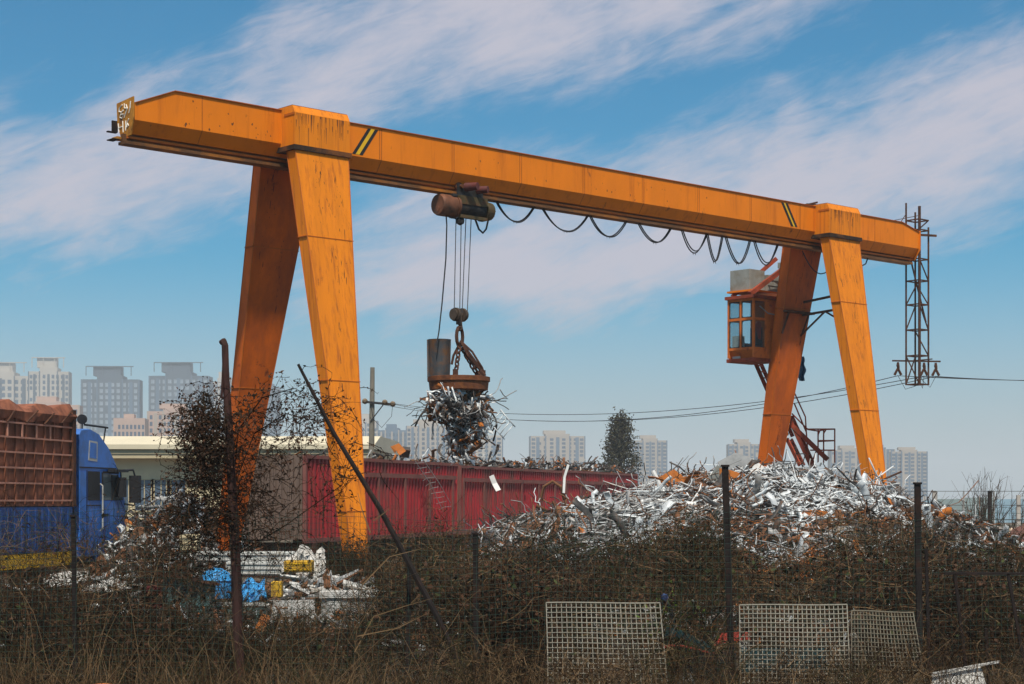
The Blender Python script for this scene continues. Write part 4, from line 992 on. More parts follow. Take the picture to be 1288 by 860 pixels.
# ------------------------------------------------------------------ cream workshop behind
def cream():
    Yw = 95.; x0, x1 = -34.0, float(X_at(462, Yw)); zr = float(Z_at(546, Yw)); ze = float(Z_at(562, Yw)); zw = float(Z_at(577, Yw))
    r = thing('workshop', 'long low cream workshop with a pale sheet roof behind the left crane legs', 'building', ((x0 + x1) / 2, Yw, 0))
    b = MB(); b.box((x0, Yw, 0), (x1, Yw + 18, zw)); b.build('wall', 'cream', r)
    b = MB(); b.loft([[(x, Yw - 1.2, ze - .15), (x, Yw - 1.2, ze + .1), (x, Yw + 3, zr), (x, Yw + 19, zr + .2), (x, Yw + 19, ze)] for x in (x0 - .5, x1 + .5)]); b.build('roof', 'creamroof', r)
    b = MB(); b.box((x0 - .4, Yw - 1.0, zw + .01), (x1 + .4, Yw + 17.9, ze - .16)); b.box((x0 - .4, Yw - 1.06, zw + .25), (x1 + .4, Yw - 1.002, zw + .32)); b.build('fascia', 'creamtan', r)
    for pxw in (150, 182, 203, 222, 345, 372, 398):
        xw = float(X_at(pxw, Yw)); b = MB(); b.box((xw - .5, Yw - .06, 1.4), (xw + .5, Yw + .02, 3.05)); w = b.build('window', 'winglass', r)
        b = MB()
        for q in (((-.56, -.1, 1.34), (-.5, 0, 3.1)), ((.5, -.1, 1.34), (.56, 0, 3.1)), ((-.5, -.1, 1.34), (.5, 0, 1.395)), ((-.5, -.1, 3.055), (.5, 0, 3.1)), ((-.025, -.09, 1.4), (.025, -.062, 3.05))):
            b.box((xw + q[0][0], Yw + q[0][1], q[0][2]), (xw + q[1][0], Yw + q[1][1], q[1][2]))
        b.build('window_frame', 'creamtan', w)
cream()

# ------------------------------------------------------------------ far towers
def tower(px0, px1, ytop, Y, m, accent, label, cols, floors, yaw=0., pent=.3, frame=False, wings=True):
    w = (px1 - px0) / F * Y; h = EYE + (HY - ytop) / F * Y; xc = ((px0 + px1) / 2 - CX) / F * Y; dep = max(14, w * .45)
    r = thing('apartment_tower', label, 'apartment block', (xc, Y, 0))
    ca, sa = math.cos(yaw), math.sin(yaw)
    def U(x, y, z): return Vector((xc + x * ca - y * sa, Y + x * sa + y * ca, z))
    b = MB(); hb = h * (.93 if frame else .95)
    if wings:
        b.box((-w / 2, 1.6, 0), (-w * .22, dep, hb * .97), 0, U); b.box((w * .22, 1.6, 0), (w / 2, dep, hb * .97), 0, U); b.box((-w * .22, 0, 0), (w * .22, dep + 2, hb), 0, U)
    else: b.box((-w / 2, 0, 0), (w / 2, dep, hb), 0, U)
    b.box((-w * pent, 3, hb), (w * pent * .6, dep * .8, h), 0, U)
    for x in (-.5, -.22, .22, .5): 
        if wings: b.box((x * w - .35, -.25 if abs(x) < .3 else 1.35, 0), (x * w + .35, .0 if abs(x) < .3 else 1.597, hb * .97), 1, U)
    if frame:
        for x in (-w * .42, -w * .14, w * .14, w * .36): b.box((x - .25, 2, hb), (x + .25, 2.5, h), 0, U)
        b.box((-w * .42, 1.8, h - .5), (w * .4, 3, h + .05), 0, U)
    b.build('wall', [m, accent], r)
    proto = None; step = hb / (floors + .5)
    xs = np.linspace(-w / 2 + w * .06, w / 2 - w * .06, cols)
    ww = min(3.2, w / cols * .58)
    n_ = 0; rest = MB()
    for f in range(floors):
        z = hb * .97 - (f + .9) * step
        if z < 4: continue
        for x in xs:
            yf = 0 if (abs(x) < w * .22 and wings) or not wings else 1.6
            if random.random() < .06: continue
            if n_ >= 98:
                rest.box((x - ww / 2, yf - .05, z - step * .32), (x + ww / 2, yf + .05, z + step * .3), 0, U)
            elif proto is None:
                b = MB(); b.box((x - ww / 2, yf - .05, z - step * .32), (x + ww / 2, yf + .05, z + step * .3), 0, U)
                me_o = b.build('window', 'winlight' if m == 'twgrey' else 'winglass', r); proto = (me_o, x, yf, z)
            else:
                o = proto[0].copy(); COL.objects.link(o); o.parent = r
                o.location = U(x, yf, z) - U(proto[1], proto[2], proto[3])
            n_ += 1
    if rest.v: rest.build('lower_windows', 'winlight' if m == 'twgrey' else 'winglass', r)['kind'] = 'stuff'
    if wings:      # deep vertical bays that run the height of the block
        for x in (-.36, .0, .36):
            yf = 0 if abs(x) < .2 else 1.6
            b = MB(); b.box((x * w - w * .03, yf - .2, 2), (x * w + w * .03, yf - .06, hb * .95), 0, U); b.build('bay', accent, r)
    return r
tower(-40, 40, 455, 1180, 'twpale', 'twgrey', 'pale cream high-rise cut off by the frame edge, above the brown cargo body', 10, 19, .1, .3, True)
tower(36, 86, 449, 1160, 'twpale', 'twgrey', 'pale high-rise with a roof frame standing over the brown cargo body', 9, 23, .1, .3, True)
tower(102, 174, 460, 1150, 'twgrey', 'twblue', 'slate-grey high-rise with a roof frame behind the blue truck cab', 10, 20, .05, .3, True)
tower(187, 262, 455, 1170, 'twgrey', 'twblue', 'slate-grey high-rise with a roof frame between the blue cab and the orange leg', 10, 20, .0, .3, True)
tower(263, 300, 467, 1300, 'twpale', 'twgrey', 'pale slim high-rise peeping out beside the far left crane leg', 6, 23, .0, .2)
tower(322, 350, 474, 1350, 'twblue', 'twgrey', 'bluish slim high-rise seen between the two left crane legs', 4, 26, .0, .2)
tower(143, 182, 520, 700, 'twpink', 'twbeige', 'low pinkish block with a bare upper wall above the cream workshop', 8, 12, .1, .2, False, False)
tower(186, 256, 507, 720, 'twpink', 'twbeige', 'pinkish mid-rise block with many windows above the cream workshop', 12, 14, .12, .3)
tower(22, 98, 498, 760, 'twpink', 'twbeige', 'pinkish mid-rise block hidden behind the brown cargo body', 9, 13, .1, .2)
tower(446, 474, 520, 1050, 'twpale', 'twblue', 'pale narrow block behind the wooden power pole', 4, 17, .0, .2)
tower(474, 512, 533, 1000, 'twblue', 'twbeige', 'blue-grey low block just right of the power pole', 8, 14, .0, .2)
tower(511, 566, 527, 980, 'twbeige', 'twblue', 'beige block with blue bays left of the hanging scrap', 9, 17, .0, .35)
tower(560, 632, 540, 1020, 'twpale', 'twblue', 'pale block seen through and right of the hanging scrap', 9, 17, .0, .3)
tower(667, 736, 541, 1100, 'twbeige', 'twblue', 'beige block with blue bays alone between the hanging scrap and the tree', 9, 17, .05, .25)
tower(797, 839, 547, 1080, 'twbeige', 'twblue', 'beige block partly behind the dark tree', 6, 17, .0, .3)
tower(917, 955, 552, 1100, 'twbeige', 'twblue', 'beige block just left of the far right crane leg', 6, 16, .0, .3)
tower(1046, 1092, 560, 1120, 'twbeige', 'twblue', 'beige block between the two right crane legs', 6, 14, .0, .25)
tower(1084, 1126, 559, 1060, 'twblue', 'twbeige', 'blue-grey block right of the near right crane leg', 6, 14, .0, .3)
tower(1122, 1166, 562, 1000, 'twbeige', 'twblue', 'beige block with a blue side, last in the row at the right', 6, 14, -.12, .3)

# ------------------------------------------------------------------ pole and power line
Yp = 71.
pole = thing('power_pole', 'grey concrete power pole with a short crossarm behind the near left crane leg', 'power pole', P(466.5, 628, Yp) - Vector((0, 0, 2)))
b = MB(); b.tube([Vector((X_at(466, Yp), Yp, 0)), P(468.5, 462, Yp)], [.15, .09], 0, 10); b.build('post', 'soil_pole', pole, True)
b = MB(); b.bar(P(456, 505, Yp - .15), P(497, 509, Yp - .15), .09); b.bar(P(466, 530, Yp - .12), P(482, 509, Yp - .15), .04); b.build('crossarm', 'darksteel', pole)
ips = []
for px, py in ((459, 504.5), (484, 506), (494, 508)):
    p = P(px, py, Yp - .22); ips.append(p); b = MB(); b.tube([p + Vector((0, -.14, 0)), p + Vector((0, -.08, 0)), p, p + Vector((0, .08, 0))], [.05, .10, .12, .06], 0, 10); b.build('insulator', 'ins', pole, True)
b = MB(); q = ips[2]; b.tube([q, q + Vector((-.05, 0, -.5)), q + Vector((-.45, .05, -.95)), q + Vector((-.8, .1, -.6)), P(467, 512, Yp - .1)], .012, 0, 4); b.build('jumper_wire', 'cable', pole)
line = thing('power_line', 'thin black power wires running across behind the crane from the concrete pole', 'power line', INS[1])
def wire(a, c_, drop, r):
    b = MB(); b.tube([a.lerp(c_, k / 24) + Vector((0, 0, -drop * (1 - (2 * k / 24 - 1) ** 2))) for k in range(25)], r, 0, 4); b.build('wire', 'cable', line)
wire(ips[2], INS[0], 1.0, .012); wire(ips[1], INS[1], .78, .012); wire(ips[0], INS[2], 1.05, .012)
for i, p in enumerate(INS): wire(p, P(1700, 462 + i * .6, p.y - 2), .25, .012)

# ------------------------------------------------------------------ trees and far right
def np_tubes(nb, pts, w, mi):
    for s_ in (0, 1): nb.ribbons(pts, w, mi, rng.normal(size=(len(pts), 3)))
def tree_dark():
    Y = 150.; base = Vector((float(X_at(780, Y)), Y, 0)); top = float(Z_at(526, Y)); hw = 29 / F * Y
    r = thing('tree', 'dark loose-leaved tree standing alone behind the scrap heap', 'tree', base)
    b = MB(); b.tube([base, base + Vector((.05, 0, top * .5)), base + Vector((0, 0, top * .97))], [.16, .1, .02], 0, 8)
    for k in range(26):
        z = top * random.uniform(.2, .9); a = random.uniform(0, 6.28); L = hw * (1 - .6 * z / top) * 1.0
        b.tube([base + Vector((0, 0, z)), base + Vector((math.cos(a) * L * .6, math.sin(a) * L * .6, z + L * .6)), base + Vector((math.cos(a) * L, math.sin(a) * L, z + L * 1.2))], [.05, .03, .01], 0, 5)
    b.build('trunk', 'bark', r)
    nb = NB(); n_ = 8000; t = rng.random(n_); z = top * (.12 + .90 * t); 
    cl = 52; cz = rng.random(cl); ca = rng.uniform(0, 6.28, cl)
    cr = hw * np.interp(cz, [0, .25, .6, 1], [.8, 1, .62, .08]) * rng.random(cl) ** .38
    cc = np.stack([base.x + cr * np.cos(ca), base.y + cr * np.sin(ca), top * (.15 + .82 * cz)], -1)
    k = rng.integers(0, cl, n_); c_ = cc[k] + rng.normal(size=(n_, 3)) * np.array([.38, .38, .48])
    nb.leaves(c_, rng.uniform(.12, .28, n_), rng.choice([0, 0, 1], n_))
    nb.build('crown', ['treeleaf', 'leafdark'], r)
tree_dark()
def bare_shrub(px, ytop, hwpx, Y, n_, label, m='twig', name='bare_shrub', cat='shrub', w=.02):
    base = np.array([float(X_at(px, Y)), Y, 0.]); hgt = float(Z_at(ytop, Y)); hw = hwpx / F * Y
    r = thing(name, label, cat, base)
    nb = NB(); d = np.stack([rng.normal(size=n_) * hw / hgt * .55, rng.normal(size=n_) * .25, np.ones(n_)], -1)
    L = hgt * rng.uniform(.45, 1.02, n_)
    st = np.tile(base, (n_, 1)) + np.stack([rng.normal(size=n_) * hw * .25, rng.normal(size=n_) * hw * .2, np.zeros(n_)], -1)
    pts = curves(st, d, L, 7, .07); np_tubes(nb, pts, np.linspace(w, w * .25, 7)[None], 0)
    m_ = n_ * 5; i = rng.integers(0, n_, m_); k = rng.integers(2, 6, m_)
    d2 = pts[i, k] - pts[i, k - 1]; d2 /= np.linalg.norm(d2, axis=1, keepdims=True); d2 = d2 + rng.normal(size=(m_, 3)) * .45
    np_tubes(nb, curves(pts[i, k], d2, rng.uniform(.12, .4, m_) * hgt * .6, 4, .15), np.linspace(w * .5, w * .2, 4)[None], 0)
    nb.build('branches', [m], r)
    return r
bare_shrub(1236, 583, 34, 90, 46, 'leafless twiggy shrub standing before the pale blue hoarding', w=.045)
bare_shrub(1275, 600, 20, 95, 16, 'thin leafless sapling by the hoarding at the right edge', w=.04)
Yh = 150
ho = thing('hoarding', 'low pale blue sheet hoarding on the far sandy ground at the right', 'hoarding', (float(X_at(1240, Yh)), Yh, 0))
b = MB(); xs = [float(X_at(p, Yh)) for p in (1150, 1178, 1212, 1250, 1290, 1330)]
for i in range(5): b.box((xs[i] + .05, Yh + .2 * (i % 2), 0), (xs[i + 1] - .05, Yh + .26 + .2 * (i % 2), 2.15 - .25 * (i == 0) - .12 * (i % 2)), 1 if i in (1, 2) else 0)
b.build('panel', ['hoarding', 'hoarding2'], ho)
for x in xs: 
    b = MB(); b.box((x - .05, Yh - .12, 0), (x + .05, Yh - .02, 2.7)); b.build('post', 'concrete', ho)
Yf = 60
wf = thing('wire_fence', 'thin far wire fence with concrete posts crossing behind the right end of the scrap heap', 'fence', (float(X_at(1230, Yf)), Yf, 0))
for px in (1175, 1245, 1281, 1330):
    b = MB(); x = float(X_at(px, Yf)); b.box((x - .06, Yf - .06, 0), (x + .06, Yf + .06, 2.3 if px != 1281 else 2.15)); b.build('post', 'postdark' if px == 1245 else 'concrete', wf)
b = MB()
for z in (.8, 1.3, 1.8, 2.28): b.tube([(float(X_at(1120, Yf)), Yf - .08, z), (float(X_at(1345, Yf)), Yf - .08, z)], .012, 0, 4)
b.build('wire', 'darksteel', wf)

# ------------------------------------------------------------------ near fence, panels and posts
YF = 17.0
fence = thing('mesh_fence', 'dark green wire mesh fence on rusty iron posts running across in front of the yard', 'fence', (0, YF, 0))
b = MB()
x0, x1 = float(X_at(-60, YF)), float(X_at(1350, YF)); top = float(Z_at(640, YF)); k = 0
sag = lambda x: .05 * math.sin(x * 1.3) + .03 * math.sin(x * 3.1)
wv = lambda x, z: Vector((x, YF + .04 * math.sin(x * 1.7 + z), z))
for x in np.arange(x0, x1, .06):
    t_ = top + sag(x); b.tube([wv(x + .01 * math.sin(z * 5 + x), z) for z in (0., .6, 1.2, t_)], .0019, 0, 3, False)
for z in np.arange(.05, top, .06):
    b.tube([wv(x, z + sag(x) * z / top) for x in np.arange(x0, x1, .35)], .0019 if abs(z - top) > .07 else .0022, 0, 3, False)
b.build('wire_mesh', 'greenwire', fence)
def fpost(px0, py0, px1, py1, r, m, Y=YF + .06, parent=fence):
    b = MB(); a, c_ = P(px0, py0, Y), P(px1, py1, Y); b.bar(a, c_, r * 2, r * 1.6, up=(0, 1, 0)); b.box((-r * 1.3, -r * 1.3, 0), (r * 1.3, r * 1.3, .02), 0, lambda x, y, z: a + Vector((x, y, z)))
    return b.build('post', m, parent)
fpost(912, 587, 922, 905, .030, 'postdark'); fpost(1154, 609, 1158, 905, .028, 'postdark'); fpost(598, 672, 600, 905, .026, 'postdark')
fpost(515, 690, 512, 905, .02, 'postdark'); fpost(92, 650, 96, 905, .02, 'postdark')
b = MB(); b.tube([P(278.5, 431, 17.1), P(281, 429, 17.08), P(283, 434, 17.06), P(284, 470, 17.05), P(289, 560, 17.05), P(296, 690, 17.05), P(303, 900, 17.05)], [.03, .034, .034, .035, .042, .05, .055], 0, 8)
b.tube([P(279, 500, 17.02), P(281, 455, 17.03), P(283, 434, 17.03)], .012, 0, 5)
tag(b.build('iron_pipe', 'postrust', smooth=True, loc=P(303, 900, 17.05)), 'tall rust-red iron pipe with a hooked tip standing in the vine tangle', 'pipe post')
b = MB(); b.tube([P(375, 458, 16.9), P(420, 545, 16.9), P(478, 640, 16.85), P(548, 772, 16.8), P(585, 850, 16.75)], [.014, .021, .026, .029, .029], 0, 7)
tag(b.build('leaning_pole', 'postdark', smooth=True, loc=P(585, 850, 16.75)), 'long thin dark pole leaning diagonally across the near left crane leg', 'pole')
gate = thing('fence_frame', 'dark thin steel frame with slanting struts in the brush at the bottom right', 'fence frame', P(1240, 880, 16.2))
for pp in (((1188, 721), (1300, 721.5)), ((1201, 722), (1222, 900)), ((1268, 722), (1296, 880)), ((1165, 690), (1170, 900)), ((1240, 790), (1246, 900))):
    b = MB(); b.bar(P(*pp[0], 16.2), P(*pp[1], 16.2), .026, .026); b.build('bar', 'postdark', gate)

def grid_panel(pa, pb, pc_, pd, nx, nz, m, label, Y=16.6, rw=.0046):
    """corner pixels: top left, top right, bottom right, bottom left"""
    A, B, Cc, Dd = [P(*q, Y + dy) for q, dy in zip((pa, pb, pc_, pd), (.14, .14, -.05, -.05))]
    b = MB()
    def at(u, v): return A.lerp(B, u).lerp(Dd.lerp(Cc, u), v) + Vector((.004 * math.sin(u * 5 + v * 4), .03 * math.sin(u * 5 + v * 3), .004 * math.sin(u * 5 + 1)))
    for i in range(nx + 1): b.tube([at(i / nx, v) for v in np.linspace(0, 1, 8)], rw * (1.5 if i in (0, nx) else 1), 0, 4, False)
    for j in range(nz + 1): b.tube([at(u, j / nz) + Vector((0, -.006, 0)) for u in np.linspace(0, 1, 9)], rw * (1.5 if j in (0,) else 1), 0, 4, False)
    return tag(b.build('grid_mat', m, loc=(A + B + Cc + Dd) / 4), label, 'mesh mat', 'pale mesh panels tied along the fence')
grid_panel((687, 758), (830, 757.5), (843, 905), (690, 905), 23, 23, 'whitegrid', 'white square mesh panel below the brown bushes, farthest from the thick iron post')
grid_panel((930, 761), (1065, 759.5), (1071, 905), (932, 905), 24, 25, 'whitegrid', 'white square mesh panel standing directly beside the thick iron post')
grid_panel((1071, 768), (1148, 769.5), (1172, 905), (1072, 905), 20, 24, 'dirtygrid', 'grimy greyish mesh panel overgrown by brush at its free edge', 16.7, .0042)

# ------------------------------------------------------------------ junk behind the fence
def boxpx(name, label, cat, px0, px1, py0, py1, Y, dep, m, yaw=0., bev=.02, tilt=0.):
    p, q = P(px0, py1, Y), P(px1, py0, Y); c = (p + q) / 2; w, h = (q.x - p.x), (q.z - p.z)
    R_ = Matrix.Rotation(yaw, 3, 'Z') @ Matrix.Rotation(tilt, 3, 'Y')
    fn = lambda x, y, z: c + Vector((0, dep / 2, 0)) + R_ @ Vector((x, y, z))
    b = MB(); X, Yy, Z = w / 2, dep / 2, h / 2
    b.loft([[fn(x, y, z) for x, y in ((-X + e, -Yy + e), (X - e, -Yy + e), (X - e, Yy - e), (-X + e, Yy - e))] for z, e in ((-Z, bev), (-Z + bev, 0), (Z - bev, 0), (Z, bev))])
    return b, c, fn, (X, Yy, Z)
def junk(name, label, cat, *a, **k):
    ex = k.pop('extra', None); b, c, fn, s = boxpx(name, label, cat, *a, **k)
    mats = [a[6]]
    if ex: mats += ex(b, fn, s)
    return tag(b.build(name, mats, loc=c), label, cat)
def ribs(mat_, n, h=.02):
    def f(b, fn, s):
        X, Y_, Z = s
        for k in range(n):
            z = -Z + (k + .5) * 2 * Z / n; b.box((-X + .02, -Y_ - h, z - .012), (X - .02, -Y_ + .001, z + .012), 1, fn)
        return [mat_]
    return f
def vribs(mat_, n, h=.03):
    def f(b, fn, s):
        X, Y_, Z = s
        for k in range(n):
            x = -X + (k + .5) * 2 * X / n; b.box((x - X / n * .35, -Y_ - h, -Z + .03), (x + X / n * .35, -Y_ + .001, Z - .03), 1, fn)
        return [mat_]
    return f
junk('steel_channel', 'long grey-white steel channel, upper one of the pair below the container', 'channel', 246, 372, 694, 707, 33, .5, 'greywhite', extra=ribs('offwhite', 2))
junk('steel_channel', 'grey-white ribbed channel with a square end, lower one of the pair below the container', 'channel', 284, 356, 706, 724, 31, .45, 'greywhite', extra=ribs('offwhite', 3))
junk('yellow_box', 'speckled yellow metal box on the white crumpled sheet', 'box', 357, 392, 705, 720, 30.4, .4, 'yellowbox', extra=ribs('yellow', 2, .01))
junk('yellow_canister', 'small upright yellow canister beside the white table frame', 'canister', 341, 354, 731, 752, 28, .22, 'yellowbox', extra=lambda b, fn, s: (b.cyl(fn(0, 0, s[2]), fn(0, 0, s[2] + .06), .04, n=10, m=1), ['black'])[1])
junk('red_crate', 'dark red slatted crate beside the teal skip', 'crate', 184, 203, 737, 766, 27, .35, 'maroon', extra=ribs('maroon', 4, .03))
junk('concrete_trough', 'white-topped concrete trough right of the white table frame', 'trough', 404, 472, 752, 800, 27, .6, 'concrete', extra=lambda b, fn, s: (b.box((-s[0] - .03, -s[1] - .04, s[2] + .002), (s[0] + .03, s[1] + .04, s[2] + .10), 1, fn), b.box((-s[0] + .1, -s[1] - .02, -s[2]), (-s[0] + .3, -s[1] + .001, s[2] - .05), 1, fn), ['offwhite'])[-1])
junk('timber_board', 'greyish teal board lying in front of the blue tarpaulin', 'board', 272, 334, 758, 786, 27.4, .12, 'teal', extra=lambda b, fn, s: (b.box((-s[0], -s[1] - .02, s[2] - .05), (s[0], -s[1] + .001, s[2] + .01), 1, fn), ['greywhite'])[-1])
junk('gas_cabinet', 'rust-streaked tan panel box leaning under the truck\'s silvery scrap', 'panel box', 226, 248, 672, 696, 34, .4, 'cream', extra=ribs('creamtan', 3))
# white sheets
def sheet(name, label, pts, m, Y, amp=.05):
    A, B, Cc, Dd = [P(px, py, Y + dy) for px, py, dy in pts]; nb = NB(); n_ = 12
    u, v = np.meshgrid(np.linspace(0, 1, n_), np.linspace(0, 1, n_), indexing='ij'); A, B, Cc, Dd = map(np.array, (A, B, Cc, Dd))
    V = (A * ((1 - u) * (1 - v))[..., None] + B * (u * (1 - v))[..., None] + Cc * (u * v)[..., None] + Dd * ((1 - u) * v)[..., None])
    V[..., 2] += amp * rng.normal(size=u.shape) * .6 + amp * np.sin(u * 9 + v * 4); V[..., 1] += amp * rng.normal(size=u.shape)
    nb.grid(V.reshape(-1, 3), n_, n_, 0); o = nb.build(name, [m]); md = o.modifiers.new('thickness', 'SOLIDIFY'); md.thickness = .02
    return tag(o, label, 'sheet' if 'tarp' not in name else 'tarpaulin')
sheet('metal_sheet', 'white buckled metal sheet lying below the blue drop side of the truck', [(50, 740, -1), (108, 732, -1), (112, 718, 1), (62, 722, 1)], 'offwhite', 31, .02)
sheet('metal_sheet', 'white folded sheet with a peak beside the red crate', [(100, 745, -1), (165, 742, -1), (158, 726, .6), (128, 730, .6)], 'offwhite', 30, .02)
sheet('metal_sheet', 'crumpled white sheet draped round the yellow box', [(352, 728, -.3), (412, 726, -.3), (408, 692, 1.2), (362, 695, 1.2)], 'offwhite', 31, .09)
sheet('blue_tarp', 'light blue tarpaulin bundled behind the teal board', [(300, 757, -.3), (336, 757, -.3), (333, 729, .3), (296, 737, .3)], 'skyblue', 29, .07)
b = MB(); c = P(272, 726, 29.6); b.loft([[c + Vector((math.cos(a) * r_, math.sin(a) * r_ * .8, z)) for a in (k * math.pi / 8 for k in range(16))] for r_, z in ((.26, -.35), (.28, -.05), (.22, .08), (.1, .15), (.01, .17))]); b.loft([[c + Vector((math.cos(a) * r_, math.sin(a) * r_ * .8, z)) for a in (k * math.pi / 8 for k in range(16))] for r_, z in ((.285, -.07), (.30, -.05), (.285, -.03))], 0, False)
tag(b.build('blue_drum', 'skyblue', smooth=True, loc=c), 'light blue domed drum behind the teal skip', 'drum')
# teal skip
tk = thing('skip', 'pale teal dented skip with a dark slanting lid behind the fence', 'skip', P(238, 790, 27) + Vector((0, .6, 0)))
b = MB(); f0 = lambda px, py, dy: P(px, py, 27 + dy)
b.loft([[f0(204, 728, 0), f0(272, 730, 0), f0(272, 730, 1.2), f0(204, 728, 1.2)], [f0(212, 806, .1), f0(266, 806, .1), f0(266, 806, 1.1), f0(212, 806, 1.1)]])
for px in (214, 226, 238, 250, 262): b.bar(f0(px, 732, -.02), f0(px + 1, 800, .06), .05, .05)
b.build('tub', 'teal', tk)
b = MB(); b.hexa([f0(196, 722, -.15), f0(276, 737, -.15), f0(276, 737, 1.3), f0(196, 722, 1.3), f0(196, 718, -.15), f0(276, 733, -.15), f0(276, 733, 1.3), f0(196, 718, 1.3)]); b.build('lid', 'rust_dark', tk)
# white table frame
tb_ = thing('table_frame', 'white chipped table-like frame with two visible legs among the weeds', 'table frame', P(365, 810, 27))
b = MB(); b.hexa([P(340, 776, 27), P(396, 774, 27), P(396, 774, 27.7), P(340, 776, 27.7), P(344, 755, 27), P(396, 754, 27), P(396, 754, 27.7), P(344, 755, 27.7)]); b.build('apron', 'offwhite', tb_)
for px, dy in ((340, 0), (362, .05), (388, 0), (344, .65), (390, .65)):
    b = MB(); b.bar(P(px + 3, 774, 27 + dy), P(px - 1, 825, 27 + dy), .11, .08); b.build('leg', 'offwhite', tb_)
b = MB(); 
for k in range(40):
    p = P(random.uniform(375, 470), random.uniform(726, 752), random.uniform(27.5, 30)); b.tube([p, p + Vector((random.uniform(-.2, .2), random.uniform(-.1, .1), random.uniform(-.05, .2))), p + Vector((random.uniform(-.4, .4), 0, random.uniform(-.1, .15)))], random.uniform(.02, .06), k % 3, 5)
tag(b.build('metal_offcuts', ['offwhite', 'scrapbrown', 'silver2']), kind='stuff', label='pale offcuts piled behind the white table frame', cat='offcuts')
# small silvery scrap pile behind vine
sp = NB(); N = 2200; x = rng.uniform(float(X_at(150, 39)), float(X_at(285, 39)), N); y = rng.uniform(36, 42, N); xm = X_at(215, 39)
hh = np.clip(2.35 - .7 * np.abs(x - xm), .5, 9) * np.clip(1 - np.abs(y - 40.) / 5., 0.1, 1); pos = np.stack([x, y, hh * rng.uniform(.55, 1.0, N)], -1)
nr = np.tile([0, -.5, .8], (N, 1)) + rng.normal(size=(N, 3)) * .3; nr /= np.linalg.norm(nr, axis=1, keepdims=True)
scrap_pieces(sp, pos, nr, rng.choice(6, size=N, p=[.12, .17, .36, .26, .03, .06]), .12, .8, .03, .16, .3, .4)
tag(sp.build('scrap_pile', SCR[:6]), kind='stuff', label='smaller pile of white and grey scrap between the truck and the far left crane leg', cat='scrap pile')
# debris spread on the yard floor
sp = NB(); N = 3500; y = rng.uniform(22, 36, N); x = X_at(rng.uniform(-20, 1288, N), y); pos = np.stack([x, y, rng.uniform(.0, .35, N)], -1)
scrap_pieces(sp, pos, np.tile([0., 0, 1], (N, 1)), rng.choice(6, size=N, p=[.08, .10, .36, .36, .05, .05]), .1, .8, .03, .14, .25, .3)
tag(sp.build('yard_debris', SCR[:6]), kind='stuff', label='scattered broken metal and rubbish on the yard floor', cat='debris')

# motor tricycle behind the mesh panels
tri = thing('motor_tricycle', 'dark teal motor tricycle with a red stripe parked behind the mesh panels', 'motor tricycle', P(875, 870, 18.6))
def R3(px, py, dy=0.): return P(px, py, 18.6 + dy)
def wheel(px, py, rpx, dy, wd):
    c = R3(px, py, dy); r_ = rpx / F * 18.6; b = MB(); n_ = 24
    b.loft([[c + Vector((math.cos(2 * math.pi * k / n_) * q, w, math.sin(2 * math.pi * k / n_) * q)) for k in range(n_)] for q, w in ((r_ * .72, -wd), (r_ * .95, -wd), (r_, 0), (r_ * .95, wd), (r_ * .72, wd))], 0, False)
    wo = b.build('wheel', 'rubber', tri, True)
    b = MB(); b.loft([[c + Vector((math.cos(2 * math.pi * k / n_) * q, w, math.sin(2 * math.pi * k / n_) * q)) for k in range(n_)] for q, w in ((.02, -wd * .9), (r_ * .4, -wd * .6), (r_ * .72, -wd * .9), (r_ * .72, wd * .9), (.02, wd * .6))], 0, False); b.build('rim', 'silver2', wo, True)
wheel(866, 858, 22, 0, .06); wheel(960, 858, 22, 0, .06); wheel(960, 858, 22, .9, .06)
b = MB(); b.loft([[R3(px, py, w) for px, py in ((836, 800), (838, 788), (858, 793), (885, 806), (899, 818), (892, 822), (872, 808), (850, 800))] for w in (-.12, -.10, .10, .12)]); b.build('front_fender', 'tealdark', tri, True)
b = MB(); b.tube([R3(832, 814, -.1), R3(852, 811, -.13), R3(872, 815, -.13), R3(898, 822, -.1)], .014, 0, 6); b.build('trim_stripe', 'scarlet', tri)
b = MB(); b.loft([[R3(px, py, w) for px, py in ((898, 812), (908, 796), (940, 794), (944, 804), (912, 808))] for w in (-.14, .14)]); b.build('seat', 'scarlet', tri, True)
b = MB(); b.tube([R3(866, 858), R3(850, 800), R3(843, 765)], .025, 0, 7); b.tube([R3(828, 757, -.25), R3(843, 762), R3(838, 757, .3)], .014, 0, 6); b.tube([R3(850, 800), R3(880, 840), R3(925, 845), R3(960, 858)], .03, 0, 7); b.box((0, 0, 0), (.4, .3, .3), 0, lambda x, y, z: R3(878, 858, -.15) + Vector((x, y, z))); b.build('frame', 'black', tri)
b = MB(); b.loft([[R3(px, py, w) for px, py in ((930, 845), (930, 815), (1040, 815), (1040, 845))] for w in (-.2, 1.0)]); b.build('cargo_bed', 'tealdark', tri)
b = MB(); b.loft([[R3(836 + 5 * math.cos(a) * q, 752 + 6 * math.sin(a) * q, w) for a in (k * math.pi / 6 for k in range(12))] for q, w in ((.6, -.12), (1, -.1), (1, .06), (.5, .08))]); b.build('headlight', 'truckblue2', tri, True)
